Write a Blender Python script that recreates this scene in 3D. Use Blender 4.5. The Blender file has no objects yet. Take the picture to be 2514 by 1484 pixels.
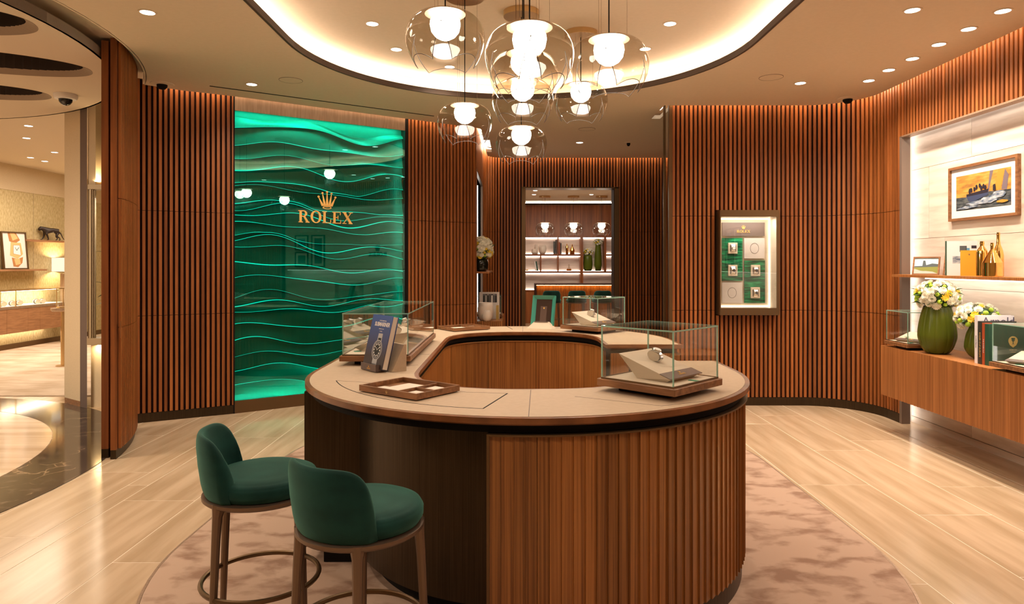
import bpy, bmesh, math, random
from mathutils import Vector, Matrix
random.seed(7)
PI = math.pi
R = math.radians
sc = bpy.context.scene
COL = sc.collection

# ---------------------------------------------------------------- camera, world, exposure, key lamps
cam_data = bpy.data.cameras.new('camera')
cam = bpy.data.objects.new('camera', cam_data)
COL.objects.link(cam)
cam.location = (0, 0, 1.5)
cam.rotation_euler = (PI / 2, 0, 0)
cam_data.sensor_width = 36
cam_data.lens = 24
cam_data.shift_y = (649 - 742) / 2514
cam_data.clip_start = 0.05
sc.camera = cam
world = bpy.data.worlds.new('world')
sc.world = world
world.use_nodes = True
world.node_tree.nodes['Background'].inputs[0].default_value = (1, .85, .7, 1)
world.node_tree.nodes['Background'].inputs[1].default_value = .25
sc.view_settings.view_transform = 'Standard'
sc.view_settings.look = 'None'
sc.view_settings.gamma = 1
sc.view_settings.use_curve_mapping = False
sc.view_settings.exposure = 0.52
LIGHT = 1.0
WARM = (1, .835, .67)
COOL = (1, .88, .76)
DOWN_W = 60

def add_light(name, kind, loc, energy, color=WARM, **kw):
    l = bpy.data.lights.new(name, kind)
    l.energy = energy * LIGHT
    l.color = color
    o = bpy.data.objects.new(name, l)
    o.location = loc
    for k, v in kw.items():
        if k == 'rot': o.rotation_euler = v
        else: setattr(l, k, v)
    COL.objects.link(o)
    return o

# ---------------------------------------------------------------- tagging
def tag(o, label=None, cat=None, group=None, kind=None):
    if label: o['label'] = label
    if cat: o['category'] = cat
    if group: o['group'] = group
    if kind: o['kind'] = kind
    return o

def thing(name, label=None, cat=None, loc=(0, 0, 0), rotz=0, group=None, kind=None):
    o = bpy.data.objects.new(name, None)
    o.empty_display_size = .1
    COL.objects.link(o)
    o.location = loc
    o.rotation_euler = (0, 0, rotz)
    return tag(o, label, cat, group, kind)

def dup(o, parent=None):
    c = o.copy()
    COL.objects.link(c)
    c.parent = parent
    for ch in list(o.children):
        dup(ch, c)
    return c

# ---------------------------------------------------------------- materials
def new_mat(name):
    m = bpy.data.materials.new(name)
    m.use_nodes = True
    nt = m.node_tree
    b = nt.nodes['Principled BSDF']
    return m, nt, b

def plain(name, col, rough=.5, metal=0, spec=.5, coat=0, sheen=0):
    m, nt, b = new_mat(name)
    b.inputs['Base Color'].default_value = (*col, 1)
    b.inputs['Roughness'].default_value = rough
    b.inputs['Metallic'].default_value = metal
    b.inputs['Specular IOR Level'].default_value = spec
    b.inputs['Coat Weight'].default_value = coat
    if sheen:
        b.inputs['Sheen Weight'].default_value = sheen
        b.inputs['Sheen Roughness'].default_value = .4
        b.inputs['Sheen Tint'].default_value = (.35, .8, .62, 1)
    return m

def noise_mat(name, c1, c2, scale, stretch=(1, 1, 1), rough=.5, spec=.5, detail=6, bump=0, coat=0, rnd=0, lo=.35, hi=.65,
              metal=0, distort=0, c3=None, sheen=0, vary=0):
    m, nt, b = new_mat(name)
    N, L = nt.nodes, nt.links
    tc = N.new('ShaderNodeTexCoord')
    mp = N.new('ShaderNodeMapping')
    mp.inputs['Scale'].default_value = stretch
    if rnd:
        oi = N.new('ShaderNodeObjectInfo')
        va = N.new('ShaderNodeVectorMath'); va.operation = 'SCALE'
        va.inputs[0].default_value = (7.3, 3.1, 11.7)
        L.new(oi.outputs['Random'], va.inputs['Scale'])
        ad = N.new('ShaderNodeVectorMath'); ad.operation = 'ADD'
        L.new(tc.outputs['Object'], ad.inputs[0]); L.new(va.outputs[0], ad.inputs[1])
        L.new(ad.outputs[0], mp.inputs['Vector'])
    else:
        L.new(tc.outputs['Object'], mp.inputs['Vector'])
    nz = N.new('ShaderNodeTexNoise')
    nz.inputs['Scale'].default_value = scale
    nz.inputs['Detail'].default_value = detail
    nz.inputs['Distortion'].default_value = distort
    L.new(mp.outputs[0], nz.inputs['Vector'])
    cr = N.new('ShaderNodeValToRGB')
    cr.color_ramp.elements[0].position = lo
    cr.color_ramp.elements[1].position = hi
    cr.color_ramp.elements[0].color = (*c1, 1)
    cr.color_ramp.elements[1].color = (*c2, 1)
    if c3:
        e = cr.color_ramp.elements.new((lo + hi) / 2)
        e.color = (*c3, 1)
    L.new(nz.outputs['Fac'], cr.inputs[0])
    out = cr.outputs[0]
    if vary:
        oi2 = N.new('ShaderNodeObjectInfo')
        mr = N.new('ShaderNodeMapRange')
        mr.inputs['To Min'].default_value = 1 - vary
        mr.inputs['To Max'].default_value = 1 + vary
        L.new(oi2.outputs['Random'], mr.inputs[0])
        hs = N.new('ShaderNodeHueSaturation')
        L.new(mr.outputs[0], hs.inputs['Value'])
        L.new(out, hs.inputs['Color'])
        out = hs.outputs[0]
    L.new(out, b.inputs['Base Color'])
    b.inputs['Roughness'].default_value = rough
    b.inputs['Specular IOR Level'].default_value = spec
    b.inputs['Coat Weight'].default_value = coat
    b.inputs['Coat Roughness'].default_value = .15
    b.inputs['Metallic'].default_value = metal
    if sheen:
        b.inputs['Sheen Weight'].default_value = sheen
        b.inputs['Sheen Tint'].default_value = (.3, .75, .58, 1)
    if bump:
        bp = N.new('ShaderNodeBump')
        bp.inputs['Strength'].default_value = bump
        bp.inputs['Distance'].default_value = .01
        L.new(nz.outputs['Fac'], bp.inputs['Height'])
        L.new(bp.outputs[0], b.inputs['Normal'])
    return m

def glow(name, col, strength):
    m = bpy.data.materials.new(name)
    m.use_nodes = True
    nt = m.node_tree
    nt.nodes.clear()
    e = nt.nodes.new('ShaderNodeEmission')
    e.inputs[0].default_value = (*col, 1)
    e.inputs[1].default_value = strength * LIGHT
    o = nt.nodes.new('ShaderNodeOutputMaterial')
    nt.links.new(e.outputs[0], o.inputs[0])
    return m

def glassy(name, tint, ior=1.45, rough=0.0, gloss=(1, 1, 1), boost=1.0, bias=0.0):
    """thin clear pane: what lies behind shows through, with a Fresnel reflection on top"""
    m = bpy.data.materials.new(name)
    m.use_nodes = True
    nt = m.node_tree
    nt.nodes.clear()
    N, L = nt.nodes, nt.links
    t = N.new('ShaderNodeBsdfTransparent'); t.inputs[0].default_value = (*tint, 1)
    g = N.new('ShaderNodeBsdfGlossy'); g.inputs[0].default_value = (*gloss, 1); g.inputs['Roughness'].default_value = rough
    lw = N.new('ShaderNodeLayerWeight'); lw.inputs['Blend'].default_value = .5
    pw = N.new('ShaderNodeMath'); pw.operation = 'POWER'; pw.inputs[1].default_value = 4.2
    L.new(lw.outputs['Facing'], pw.inputs[0])
    r0 = ((ior - 1) / (ior + 1)) ** 2
    f = N.new('ShaderNodeMath'); f.operation = 'MULTIPLY_ADD'; f.inputs[1].default_value = 1 - r0; f.inputs[2].default_value = r0
    L.new(pw.outputs[0], f.inputs[0])
    ma = N.new('ShaderNodeMath'); ma.operation = 'MULTIPLY_ADD'; ma.use_clamp = True
    ma.inputs[1].default_value = boost; ma.inputs[2].default_value = bias
    mx = N.new('ShaderNodeMixShader')
    o = N.new('ShaderNodeOutputMaterial')
    L.new(f.outputs[0], ma.inputs[0]); L.new(ma.outputs[0], mx.inputs[0])
    L.new(t.outputs[0], mx.inputs[1]); L.new(g.outputs[0], mx.inputs[2])
    L.new(mx.outputs[0], o.inputs[0])
    return m

M = {}
M['slat'] = noise_mat('teak_slat', (.19, .054, .012), (.36, .120, .030), 2.2, (12, 12, .5), .42, .4, rnd=1, lo=.3, hi=.7, vary=.18)
M['backing'] = plain('dark_backing', (.028, .0075, .0035), .7, spec=.2)
M['door_wood'] = noise_mat('door_wood', (.16, .046, .012), (.28, .09, .024), 2.2, (12, 12, .5), .35, .4)
M['counter_wood'] = noise_mat('counter_wood', (.15, .048, .010), (.43, .175, .045), 2.0, (60, 60, .6), .3, .45, rnd=1, lo=.28, hi=.72, vary=.2)
M['rim_wood'] = noise_mat('rim_wood', (.14, .048, .015), (.25, .092, .031), 3, (3, 3, 3), .3, .5)
M['base_wood'] = noise_mat('walnut_base', (.17, .072, .027), (.31, .142, .060), 3, (2, 14, 14), .35, .4)
M['console_wood'] = noise_mat('console_wood', (.22, .078, .020), (.44, .18, .058), 2.0, (55, 55, .6), .35, .4, rnd=1, lo=.25, hi=.75, vary=.12)
M['shop_wood'] = noise_mat('shop_wood', (.28, .13, .06), (.40, .20, .095), 3, (2, 2, 22), .5, .4)
M['bronze'] = noise_mat('bronze_metal', (.050, .034, .020), (.070, .048, .028), 4, (40, 40, .6), .36, .5, metal=.85)
M['bronze_lt'] = noise_mat('brushed_bronze', (.36, .25, .17), (.46, .33, .235), 3, (30, 30, 2), .42, .5, metal=.6)
M['frame_bronze'] = plain('frame_bronze', (.17, .105, .052), .38, .8)
M['stool_metal'] = plain('stool_metal', (.20, .135, .095), .4, .75)
M['brass'] = plain('brass', (.62, .42, .2), .28, .9)
M['gold'] = plain('polished_gold', (.95, .62, .2), .07, 1)
M['gold_letter'] = plain('gold_letter', (.9, .55, .16), .35, .35)
M['black'] = plain('black_paint', (.010, .008, .007), .7, spec=.1)
M['chrome'] = plain('steel', (.75, .75, .75), .15, 1)
M['ceiling'] = noise_mat('ceiling_paint', (.66, .53, .38), (.68, .545, .395), 30, rough=.85, spec=.2)
M['shopceil'] = plain('shop_ceiling', (.64, .53, .40), .85, spec=.2)
M['champagne'] = plain('champagne_frame', (.42, .31, .18), .5, .2)
M['reveal'] = plain('taupe_reveal', (.21, .16, .13), .45, .3)
M['ring_edge'] = plain('recess_edge_paint', (.26, .185, .125), .6, spec=.3)
M['cream'] = noise_mat('cream_leather', (.46, .345, .235), (.49, .37, .255), 40, rough=.55, spec=.3, bump=.03)
M['cream_lt'] = plain('cream_suede', (.60, .50, .385), .7, spec=.2)
M['linen'] = noise_mat('linen_wallcover', (.60, .48, .32), (.66, .53, .36), 60, (1, 1, 5), .8, .2)
M['taupe'] = plain('taupe', (.13, .09, .075), .6)
M['darkgrey'] = plain('dark_grey_card', (.055, .048, .045), .6)
M['green_velvet'] = noise_mat('green_velvet', (.003, .024, .020), (.006, .041, .034), 9, (1, 1, 1.6), .75, .15, sheen=.35, detail=3)
M['green_tag'] = plain('green_tag', (.01, .22, .11), .5)
M['white'] = plain('white_matt', (.78, .74, .70), .6)
M['paper'] = plain('paper', (.68, .60, .50), .7)
M['porcelain'] = plain('porcelain', (.78, .68, .58), .35)
M['marble'] = None
M['leaf'] = plain('leaf_green', (.04, .10, .03), .5)
M['petal_w'] = plain('white_petal', (.85, .82, .70), .6)
M['petal_y'] = plain('yellow_petal', (.85, .62, .05), .6)
M['petal_g'] = plain('lime_bloom', (.36, .55, .03), .6)
M['teal_frame'] = plain('teal_frame', (.055, .30, .23), .3)
M['darkcard'] = plain('dark_card', (.045, .025, .017), .7, spec=.1)
M['stone'] = noise_mat('niche_travertine', (.56, .45, .37), (.74, .64, .55), 1.6, (1, 1, 9), .45, .4, rnd=1, detail=9, c3=(.68, .57, .48), bump=.04)
M['travertine'] = noise_mat('floor_travertine', (.42, .30, .185), (.56, .42, .285), 1.8, (6, .6, 1), .17, .5, rnd=1, detail=9, c3=(.49, .36, .235), vary=.015)
M['trav_disc'] = noise_mat('disc_travertine', (.56, .42, .29), (.76, .61, .46), 1.4, (.5, 6, 1), .12, .5, detail=9)
M['grout'] = plain('pale_grout', (.72, .62, .49), .5)
M['carpet'] = noise_mat('carpet_pile', (.27, .165, .115), (.45, .315, .235), 5.0, (1.0, 1.5, 1), .95, .1, detail=5, lo=.36, hi=.52, bump=.2, distort=.25)
M['shopcarpet'] = noise_mat('shop_carpet', (.50, .38, .27), (.68, .56, .44), 2.2, (1, 2, 1), .95, .1, detail=6)
M['goldpaper'] = noise_mat('gold_wallcover', (.44, .335, .16), (.60, .49, .28), 9, (5, 5, 1.8), .6, .3, detail=8, lo=.36, hi=.64)
M['clear'] = glassy('clear_glass', (.975, .985, .98), 1.45)
M['glass_edge'] = plain('glass_edge', (.42, .72, .60), .12, spec=.8)
M['glass_edge'].node_tree.nodes['Principled BSDF'].inputs['Transmission Weight'].default_value = .35
M['smoke'] = glassy('smoked_glass', (.83, .79, .73), 1.5, boost=.6)
M['smoke_edge'] = plain('smoked_glass_edge', (.07, .05, .04), .5, spec=.4)
M['pane'] = glassy('front_pane', (.18, .76, .68), 1.5, gloss=(.62, 1, .9), boost=1.1, bias=.015)
M['lamp'] = glow('lamp_lens', (1, .93, .84), 9)
M['bulb'] = glow('opal_bulb', (1, .92, .80), 34)
M['cove'] = glow('cove_led', (1, .87, .76), 30)
M['lip'] = plain('dark_lip', (.075, .05, .036), .6, spec=.2)
M['graze'] = glow('graze_led', (1, .76, .52), 46)
M['nicheled'] = glow('niche_led', (1, .90, .80), 3.0)
M['shelfled'] = glow('shelf_led', (1, .84, .74), 10)
M['amber'] = glow('amber_led', (1, .55, .14), 14)
M['shopled'] = glow('shop_led', (1, .82, .60), 9)
M['lampshade'] = glow('glowing_shade', (1, .82, .60), .85)
M['gr_led'] = glow('green_led', (.05, 1, .78), 42)
M['gr_edge'] = glow('lit_acrylic_edge', (.02, .85, .65), 1.5)
M['gr_relief'] = plain('green_acrylic', (.003, .14, .108), .35, spec=.5)
M['slot'] = glow('ceiling_slot_light', (1, .92, .84), 1.5)

def marble():
    m, nt, b = new_mat('dark_marble')
    N, L = nt.nodes, nt.links
    tc = N.new('ShaderNodeTexCoord')
    nz = N.new('ShaderNodeTexNoise'); nz.inputs['Scale'].default_value = 2.5; nz.inputs['Detail'].default_value = 8
    L.new(tc.outputs['Object'], nz.inputs['Vector'])
    mxv = N.new('ShaderNodeMixRGB'); mxv.inputs[0].default_value = .25
    L.new(tc.outputs['Object'], mxv.inputs[1]); L.new(nz.outputs['Color'], mxv.inputs[2])
    vo = N.new('ShaderNodeTexVoronoi'); vo.feature = 'DISTANCE_TO_EDGE'; vo.inputs['Scale'].default_value = 2.6
    L.new(mxv.outputs[0], vo.inputs['Vector'])
    cr = N.new('ShaderNodeValToRGB')
    cr.color_ramp.elements[0].position = 0.0; cr.color_ramp.elements[0].color = (.30, .20, .12, 1)
    cr.color_ramp.elements[1].position = .012; cr.color_ramp.elements[1].color = (.040, .027, .021, 1)
    L.new(vo.outputs['Distance'], cr.inputs[0])
    cr2 = N.new('ShaderNodeValToRGB')
    cr2.color_ramp.elements[0].position = .55; cr2.color_ramp.elements[0].color = (.040, .027, .021, 1)
    cr2.color_ramp.elements[1].position = .8; cr2.color_ramp.elements[1].color = (.17, .12, .085, 1)
    nz2 = N.new('ShaderNodeTexNoise'); nz2.inputs['Scale'].default_value = 9; nz2.inputs['Detail'].default_value = 10
    L.new(tc.outputs['Object'], nz2.inputs['Vector']); L.new(nz2.outputs['Fac'], cr2.inputs[0])
    mx = N.new('ShaderNodeMixRGB'); mx.blend_type = 'LIGHTEN'
    mx.inputs[0].default_value = 1
    # veins only in places
    ml = N.new('ShaderNodeMixRGB'); ml.inputs[2].default_value = (.040, .027, .021, 1)
    cr3 = N.new('ShaderNodeValToRGB'); cr3.color_ramp.elements[0].position = .42; cr3.color_ramp.elements[1].position = .5
    L.new(nz.outputs['Fac'], cr3.inputs[0]); L.new(cr3.outputs[0], ml.inputs[0]); L.new(cr.outputs[0], ml.inputs[1])
    L.new(ml.outputs[0], mx.inputs[1]); L.new(cr2.outputs[0], mx.inputs[2])
    L.new(mx.outputs[0], b.inputs['Base Color'])
    b.inputs['Roughness'].default_value = .08
    return m
M['marble'] = marble()

def vase_glass(name, col):
    m, nt, b = new_mat(name)
    b.inputs['Base Color'].default_value = (*col, 1)
    b.inputs['Roughness'].default_value = .22
    b.inputs['Transmission Weight'].default_value = .45
    b.inputs['IOR'].default_value = 1.3
    return m
M['vase'] = vase_glass('olive_glass', (.15, .19, .02))
M['vase_dk'] = vase_glass('dark_olive_glass', (.05, .07, .012))

# ---------------------------------------------------------------- mesh building
class B:
    def __init__(s):
        s.v = []; s.f = []; s.mi = []; s.mats = []
    def _m(s, mat):
        if mat is None: return 0
        if mat not in s.mats: s.mats.append(mat)
        return s.mats.index(mat)
    def add(s, vs, fs, mat=None):
        n = len(s.v); k = s._m(mat)
        s.v += [tuple(p) for p in vs]
        for f in fs:
            s.f.append([i + n for i in f]); s.mi.append(k)
        return s
    def box(s, x0, x1, y0, y1, z0, z1, mat=None):
        return s.add([(x0, y0, z0), (x1, y0, z0), (x1, y1, z0), (x0, y1, z0), (x0, y0, z1), (x1, y0, z1), (x1, y1, z1), (x0, y1, z1)],
                     [(0, 3, 2, 1), (4, 5, 6, 7), (0, 1, 5, 4), (1, 2, 6, 5), (2, 3, 7, 6), (3, 0, 4, 7)], mat)
    def cbox(s, x0, x1, y0, y1, z0, z1, c, mat=None):
        """box with chamfered vertical edges and top edges"""
        p = [(x0 + c, y0), (x1 - c, y0), (x1, y0 + c), (x1, y1 - c), (x1 - c, y1), (x0 + c, y1), (x0, y1 - c), (x0, y0 + c)]
        q = [(max(x0 + c, min(x1 - c, x)), max(y0 + c, min(y1 - c, y))) for x, y in p]
        vs = [(x, y, z0) for x, y in p] + [(x, y, z1 - c) for x, y in p] + [(x, y, z1) for x, y in q]
        fs = [tuple(range(7, -1, -1)), tuple(range(16, 24))]
        for i in range(8):
            j = (i + 1) % 8
            fs += [(i, j, j + 8, i + 8), (i + 8, j + 8, j + 16, i + 16)]
        return s.add(vs, fs, mat)
    def prism(s, pts, z0, z1, mat=None):
        n = len(pts)
        a = sum(pts[i][0] * pts[(i + 1) % n][1] - pts[(i + 1) % n][0] * pts[i][1] for i in range(n))
        if a < 0: pts = pts[::-1]
        return s.add([(x, y, z0) for x, y in pts] + [(x, y, z1) for x, y in pts],
                     [tuple(range(n - 1, -1, -1)), tuple(range(n, 2 * n))] + [(i, (i + 1) % n, n + (i + 1) % n, n + i) for i in range(n)], mat)
    def xprism(s, pts, y0, y1, mat=None):
        """polygon in the xz plane extruded along y (front face at y0)"""
        n = len(pts)
        a = sum(pts[i][0] * pts[(i + 1) % n][1] - pts[(i + 1) % n][0] * pts[i][1] for i in range(n))
        if a < 0: pts = pts[::-1]
        return s.add([(x, y0, z) for x, z in pts] + [(x, y1, z) for x, z in pts],
                     [tuple(range(n)), tuple(range(2 * n - 1, n - 1, -1))] + [(i, n + i, n + (i + 1) % n, (i + 1) % n) for i in range(n)], mat)
    def lathe(s, prof, c=(0, 0, 0), seg=32, a0=0, a1=2 * PI, rmod=None, mat=None):
        full = abs(a1 - a0 - 2 * PI) < 1e-6
        n = seg if full else seg + 1
        vs = []; fs = []
        for r, z in prof:
            for i in range(n):
                a = a0 + (a1 - a0) * i / seg
                rr = r * (rmod(a) if rmod else 1)
                vs.append((c[0] + rr * math.cos(a), c[1] + rr * math.sin(a), c[2] + z))
        for j in range(len(prof) - 1):
            for i in range(seg):
                k = (i + 1) % n
                fs.append((j * n + i, j * n + k, (j + 1) * n + k, (j + 1) * n + i))
        return s.add(vs, fs, mat)
    def tube(s, path, r, seg=8, closed=False, mat=None, cap=True, flat=None):
        path = [Vector(p) for p in path]
        n = len(path); vs = []; fs = []
        rs = r if isinstance(r, (list, tuple)) else [r] * n
        prev = None
        for i, p in enumerate(path):
            if closed: d = path[(i + 1) % n] - path[i - 1]
            else: d = path[min(i + 1, n - 1)] - path[max(i - 1, 0)]
            d.normalize()
            if prev is None:
                up = Vector((0, 0, 1)) if abs(d.z) < .9 else Vector((1, 0, 0))
                x = d.cross(up).normalized()
            else:
                x = (prev - d * prev.dot(d)).normalized()
            prev = x
            y = d.cross(x)
            for k in range(seg):
                a = 2 * PI * k / seg
                fy = flat or 1
                vs.append(p + x * math.cos(a) * rs[i] + y * math.sin(a) * rs[i] * fy)
        m = n if closed else n - 1
        for i in range(m):
            j = (i + 1) % n
            for k in range(seg):
                l = (k + 1) % seg
                fs.append((i * seg + k, i * seg + l, j * seg + l, j * seg + k))
        if not closed and cap:
            fs.append(tuple(range(seg - 1, -1, -1)))
            fs.append(tuple(range((n - 1) * seg, n * seg)))
        return s.add(vs, fs, mat)
    def grid(s, fn, nu, nv, mat=None, wrap=False):
        vs = [fn(i / nu, j / nv) for j in range(nv + 1) for i in range(nu + (0 if wrap else 1))]
        w = nu if wrap else nu + 1
        fs = []
        for j in range(nv):
            for i in range(nu):
                k = (i + 1) % w
                fs.append((j * w + i, j * w + k, (j + 1) * w + k, (j + 1) * w + i))
        return s.add(vs, fs, mat)
    def ball(s, c, r, seg=12, rings=8, sz=1, mat=None):
        prof = [(r * math.sin(PI * j / rings) + 1e-5, -r * sz * math.cos(PI * j / rings)) for j in range(rings + 1)]
        return s.lathe(prof, c, seg, mat=mat)
    def xf(s, mtx):
        s.v = [tuple(mtx @ Vector(p)) for p in s.v]
        return s
    def mesh(s, name, mat, smooth=False, fix=True):
        me = bpy.data.meshes.new(name)
        me.from_pydata(s.v, [], s.f)
        ms = s.mats if s.mats else [mat]
        for m_ in ms: me.materials.append(m_)
        if s.mats:
            me.polygons.foreach_set('material_index', s.mi)
        if fix:
            bm = bmesh.new(); bm.from_mesh(me)
            bmesh.ops.remove_doubles(bm, verts=bm.verts, dist=1e-6)
            bmesh.ops.recalc_face_normals(bm, faces=bm.faces)
            bm.to_mesh(me); bm.free()
        if smooth:
            me.polygons.foreach_set('use_smooth', [True] * len(me.polygons))
            if smooth != 'all':
                me.set_sharp_from_angle(angle=R(smooth if smooth is not True else 35))
        me.update()
        return me
    def out(s, name, mat=None, parent=None, smooth=False, loc=None, rot=None, fix=True):
        o = bpy.data.objects.new(name, s.mesh(name, mat, smooth, fix))
        COL.objects.link(o)
        if parent: o.parent = parent
        if loc: o.location = loc
        if rot is not None: o.rotation_euler = rot if hasattr(rot, '__len__') else (0, 0, rot)
        return o

def link(name, me, parent=None, loc=(0, 0, 0), rotz=0):
    o = bpy.data.objects.new(name, me)
    COL.objects.link(o)
    if parent: o.parent = parent
    o.location = loc
    o.rotation_euler = (0, 0, rotz)
    return o

def plate(name, outlines, z0, z1, mat, parent=None):
    """flat slab from one outline with holes"""
    cu = bpy.data.curves.new(name, 'CURVE')
    cu.dimensions = '2D'; cu.fill_mode = 'BOTH'; cu.extrude = (z1 - z0) / 2
    for pts in outlines:
        sp = cu.splines.new('POLY')
        sp.points.add(len(pts) - 1)
        for i, p in enumerate(pts): sp.points[i].co = (p[0], p[1], 0, 1)
        sp.use_cyclic_u = True
    t = bpy.data.objects.new(name + '_tmp', cu)
    COL.objects.link(t)
    dg = bpy.context.evaluated_depsgraph_get()
    me = bpy.data.meshes.new_from_object(t.evaluated_get(dg))
    bpy.data.objects.remove(t); bpy.data.curves.remove(cu)
    me.name = name
    me.transform(Matrix.Translation((0, 0, (z0 + z1) / 2)))
    me.materials.clear(); me.materials.append(mat)
    o = bpy.data.objects.new(name, me)
    COL.objects.link(o)
    if parent: o.parent = parent
    return o

def lettering(name, txt, size, mat, parent, loc, rot=(PI / 2, 0, 0), ext=.0006, off=0, sx=1, align='CENTER'):
    cu = bpy.data.curves.new(name, 'FONT')
    cu.body = txt; cu.size = size; cu.extrude = ext; cu.align_x = align; cu.align_y = 'CENTER'; cu.offset = off
    cu.resolution_u = 3
    t = bpy.data.objects.new(name + '_tmp', cu)
    COL.objects.link(t)
    dg = bpy.context.evaluated_depsgraph_get()
    me = bpy.data.meshes.new_from_object(t.evaluated_get(dg))
    bpy.data.objects.remove(t); bpy.data.curves.remove(cu)
    me.materials.clear(); me.materials.append(mat)
    o = bpy.data.objects.new(name, me); COL.objects.link(o)
    o.parent = parent; o.location = loc; o.rotation_euler = rot; o.scale = (sx, 1, 1)
    return o

def serif_text(b, txt, x, z, h, y0, y1, mat=None):
    """wide slab-serif capitals built from strokes, in the xz plane; x,z = lower left; returns width"""
    t = h * .21; s = h * .07; x0 = x
    def rect(a0, a1, c0, c1): b.xprism([(a0, c0), (a1, c0), (a1, c1), (a0, c1)], y0, y1, mat)
    def poly(p): b.xprism(p, y0, y1, mat)
    def arc(cx, cz, rx, rz, tx, tz, a0, a1, n=16):
        for i in range(n):
            p = a0 + (a1 - a0) * i / n; q = a0 + (a1 - a0) * (i + 1) / n
            poly([(cx + rx * math.cos(p), cz + rz * math.sin(p)), (cx + rx * math.cos(q), cz + rz * math.sin(q)),
                  (cx + (rx - tx) * math.cos(q), cz + (rz - tz) * math.sin(q)), (cx + (rx - tx) * math.cos(p), cz + (rz - tz) * math.sin(p))])
    for ch in txt:
        if ch == 'R':
            rect(x + .09 * h, x + .09 * h + t, z, z + h); rect(x, x + .40 * h, z, z + s); rect(x, x + .45 * h, z + h - s, z + h)
            arc(x + .45 * h, z + h * .74, .34 * h, .26 * h, t * .9, s, -PI / 2, PI / 2, 12)
            rect(x + .2 * h, x + .46 * h, z + .48 * h, z + .48 * h + s)
            poly([(x + .42 * h, z + .5 * h), (x + .62 * h, z + .5 * h), (x + .92 * h, z + s), (x + .70 * h, z + s)])
            rect(x + .64 * h, x + 1.0 * h, z, z + s); w = 1.0
        elif ch == 'O':
            arc(x + .5 * h, z + h * .5, .5 * h, .52 * h, t, s * 1.1, 0, 2 * PI, 28); w = 1.0
        elif ch == 'L':
            rect(x + .09 * h, x + .09 * h + t, z, z + h); rect(x, x + .8 * h, z, z + s); rect(x, x + .40 * h, z + h - s, z + h)
            poly([(x + .72 * h, z), (x + .80 * h, z), (x + .82 * h, z + .34 * h), (x + .76 * h, z + .34 * h)]); w = .84
        elif ch == 'E':
            rect(x + .09 * h, x + .09 * h + t, z, z + h); rect(x, x + .8 * h, z, z + s); rect(x, x + .78 * h, z + h - s, z + h)
            rect(x + .2 * h, x + .55 * h, z + .48 * h, z + .48 * h + s); rect(x + .50 * h, x + .56 * h, z + .34 * h, z + .68 * h)
            rect(x + .72 * h, x + .78 * h, z + h * .72, z + h); rect(x + .76 * h, x + .82 * h, z, z + h * .3); w = .86
        elif ch == 'X':
            poly([(x + .08 * h, z + h - s), (x + .34 * h, z + h - s), (x + .92 * h, z + s), (x + .66 * h, z + s)])
            poly([(x + .10 * h, z + s), (x + .18 * h, z + s), (x + .86 * h, z + h - s), (x + .78 * h, z + h - s)])
            for a, c in ((0, 0), (.60, 0), (0, 1), (.62, 1)): rect(x + a * h, x + (a + .38) * h, z + (h - s if c else 0), z + (h if c else s))
            w = 1.0
        x += (w + .10) * h
    return x - x0 - .1 * h

def crown(b, cx, z, w, y0, y1, mat=None):
    """five-pointed emblem with balls on the points above an oval ring"""
    h = w * 1.05
    tips = [(-.5, .72), (-.27, .93), (0, 1.0), (.27, .93), (.5, .72)]
    base = [(-.24, .18), (-.12, .14), (0, .12), (.12, .14), (.24, .18)]
    for (tx, tz), (bx, bz) in zip(tips, base):
        b.xprism([(cx + (bx - .085) * w, z + bz * h), (cx + (bx + .085) * w, z + bz * h), (cx + (tx + .012) * w, z + (tz - .05) * h), (cx + (tx - .012) * w, z + (tz - .05) * h)], y0, y1, mat)
        b.xprism([(cx + tx * w + .06 * w * math.cos(a), z + (tz - .03) * h + .06 * w * math.sin(a)) for a in [2 * PI * k / 10 for k in range(10)]], y0, y1, mat)
    for i in range(20):
        p = 2 * PI * i / 20; q = 2 * PI * (i + 1) / 20
        o_ = lambda a, k: (cx + .27 * w * k * math.cos(a), z + .10 * h + .085 * h * k * math.sin(a) * (1 if k == 1 else .75))
        b.xprism([o_(p, 1), o_(q, 1), o_(q, .72), o_(p, .72)], y0, y1, mat)
    return b

def arc_pts(cx, cy, r, a0, a1, n):
    return [(cx + r * math.cos(R(a0 + (a1 - a0) * i / n)), cy + r * math.sin(R(a0 + (a1 - a0) * i / n))) for i in range(n + 1)]

def offset_path(path, d):
    """shift a polyline to its right-hand side by d (the room side)"""
    out = []
    n = len(path)
    for i, p in enumerate(path):
        a = Vector(path[max(i - 1, 0)]); c = Vector(path[min(i + 1, n - 1)]); p = Vector(p)
        d1 = (p - a).normalized() if i > 0 else (c - p).normalized()
        d2 = (c - p).normalized() if i < n - 1 else d1
        n1 = Vector((d1.y, -d1.x)); n2 = Vector((d2.y, -d2.x))
        nn = (n1 + n2).normalized()
        k = max(.35, nn.dot(n1))
        out.append(tuple(p + nn * d / k))
    return out

def ribbon(b, path, d0, d1, z0, z1, mat=None):
    a = offset_path(path, d0); c = offset_path(path, d1)
    for i in range(len(path) - 1):
        vs = [(*a[i], z0), (*a[i + 1], z0), (*c[i + 1], z0), (*c[i], z0), (*a[i], z1), (*a[i + 1], z1), (*c[i + 1], z1), (*c[i], z1)]
        fs = [(0, 1, 2, 3), (4, 7, 6, 5), (0, 4, 5, 1), (2, 6, 7, 3)]
        if i == 0: fs.append((0, 3, 7, 4))
        if i == len(path) - 2: fs.append((1, 5, 6, 2))
        b.add(vs, fs, mat)
    return b

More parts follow.
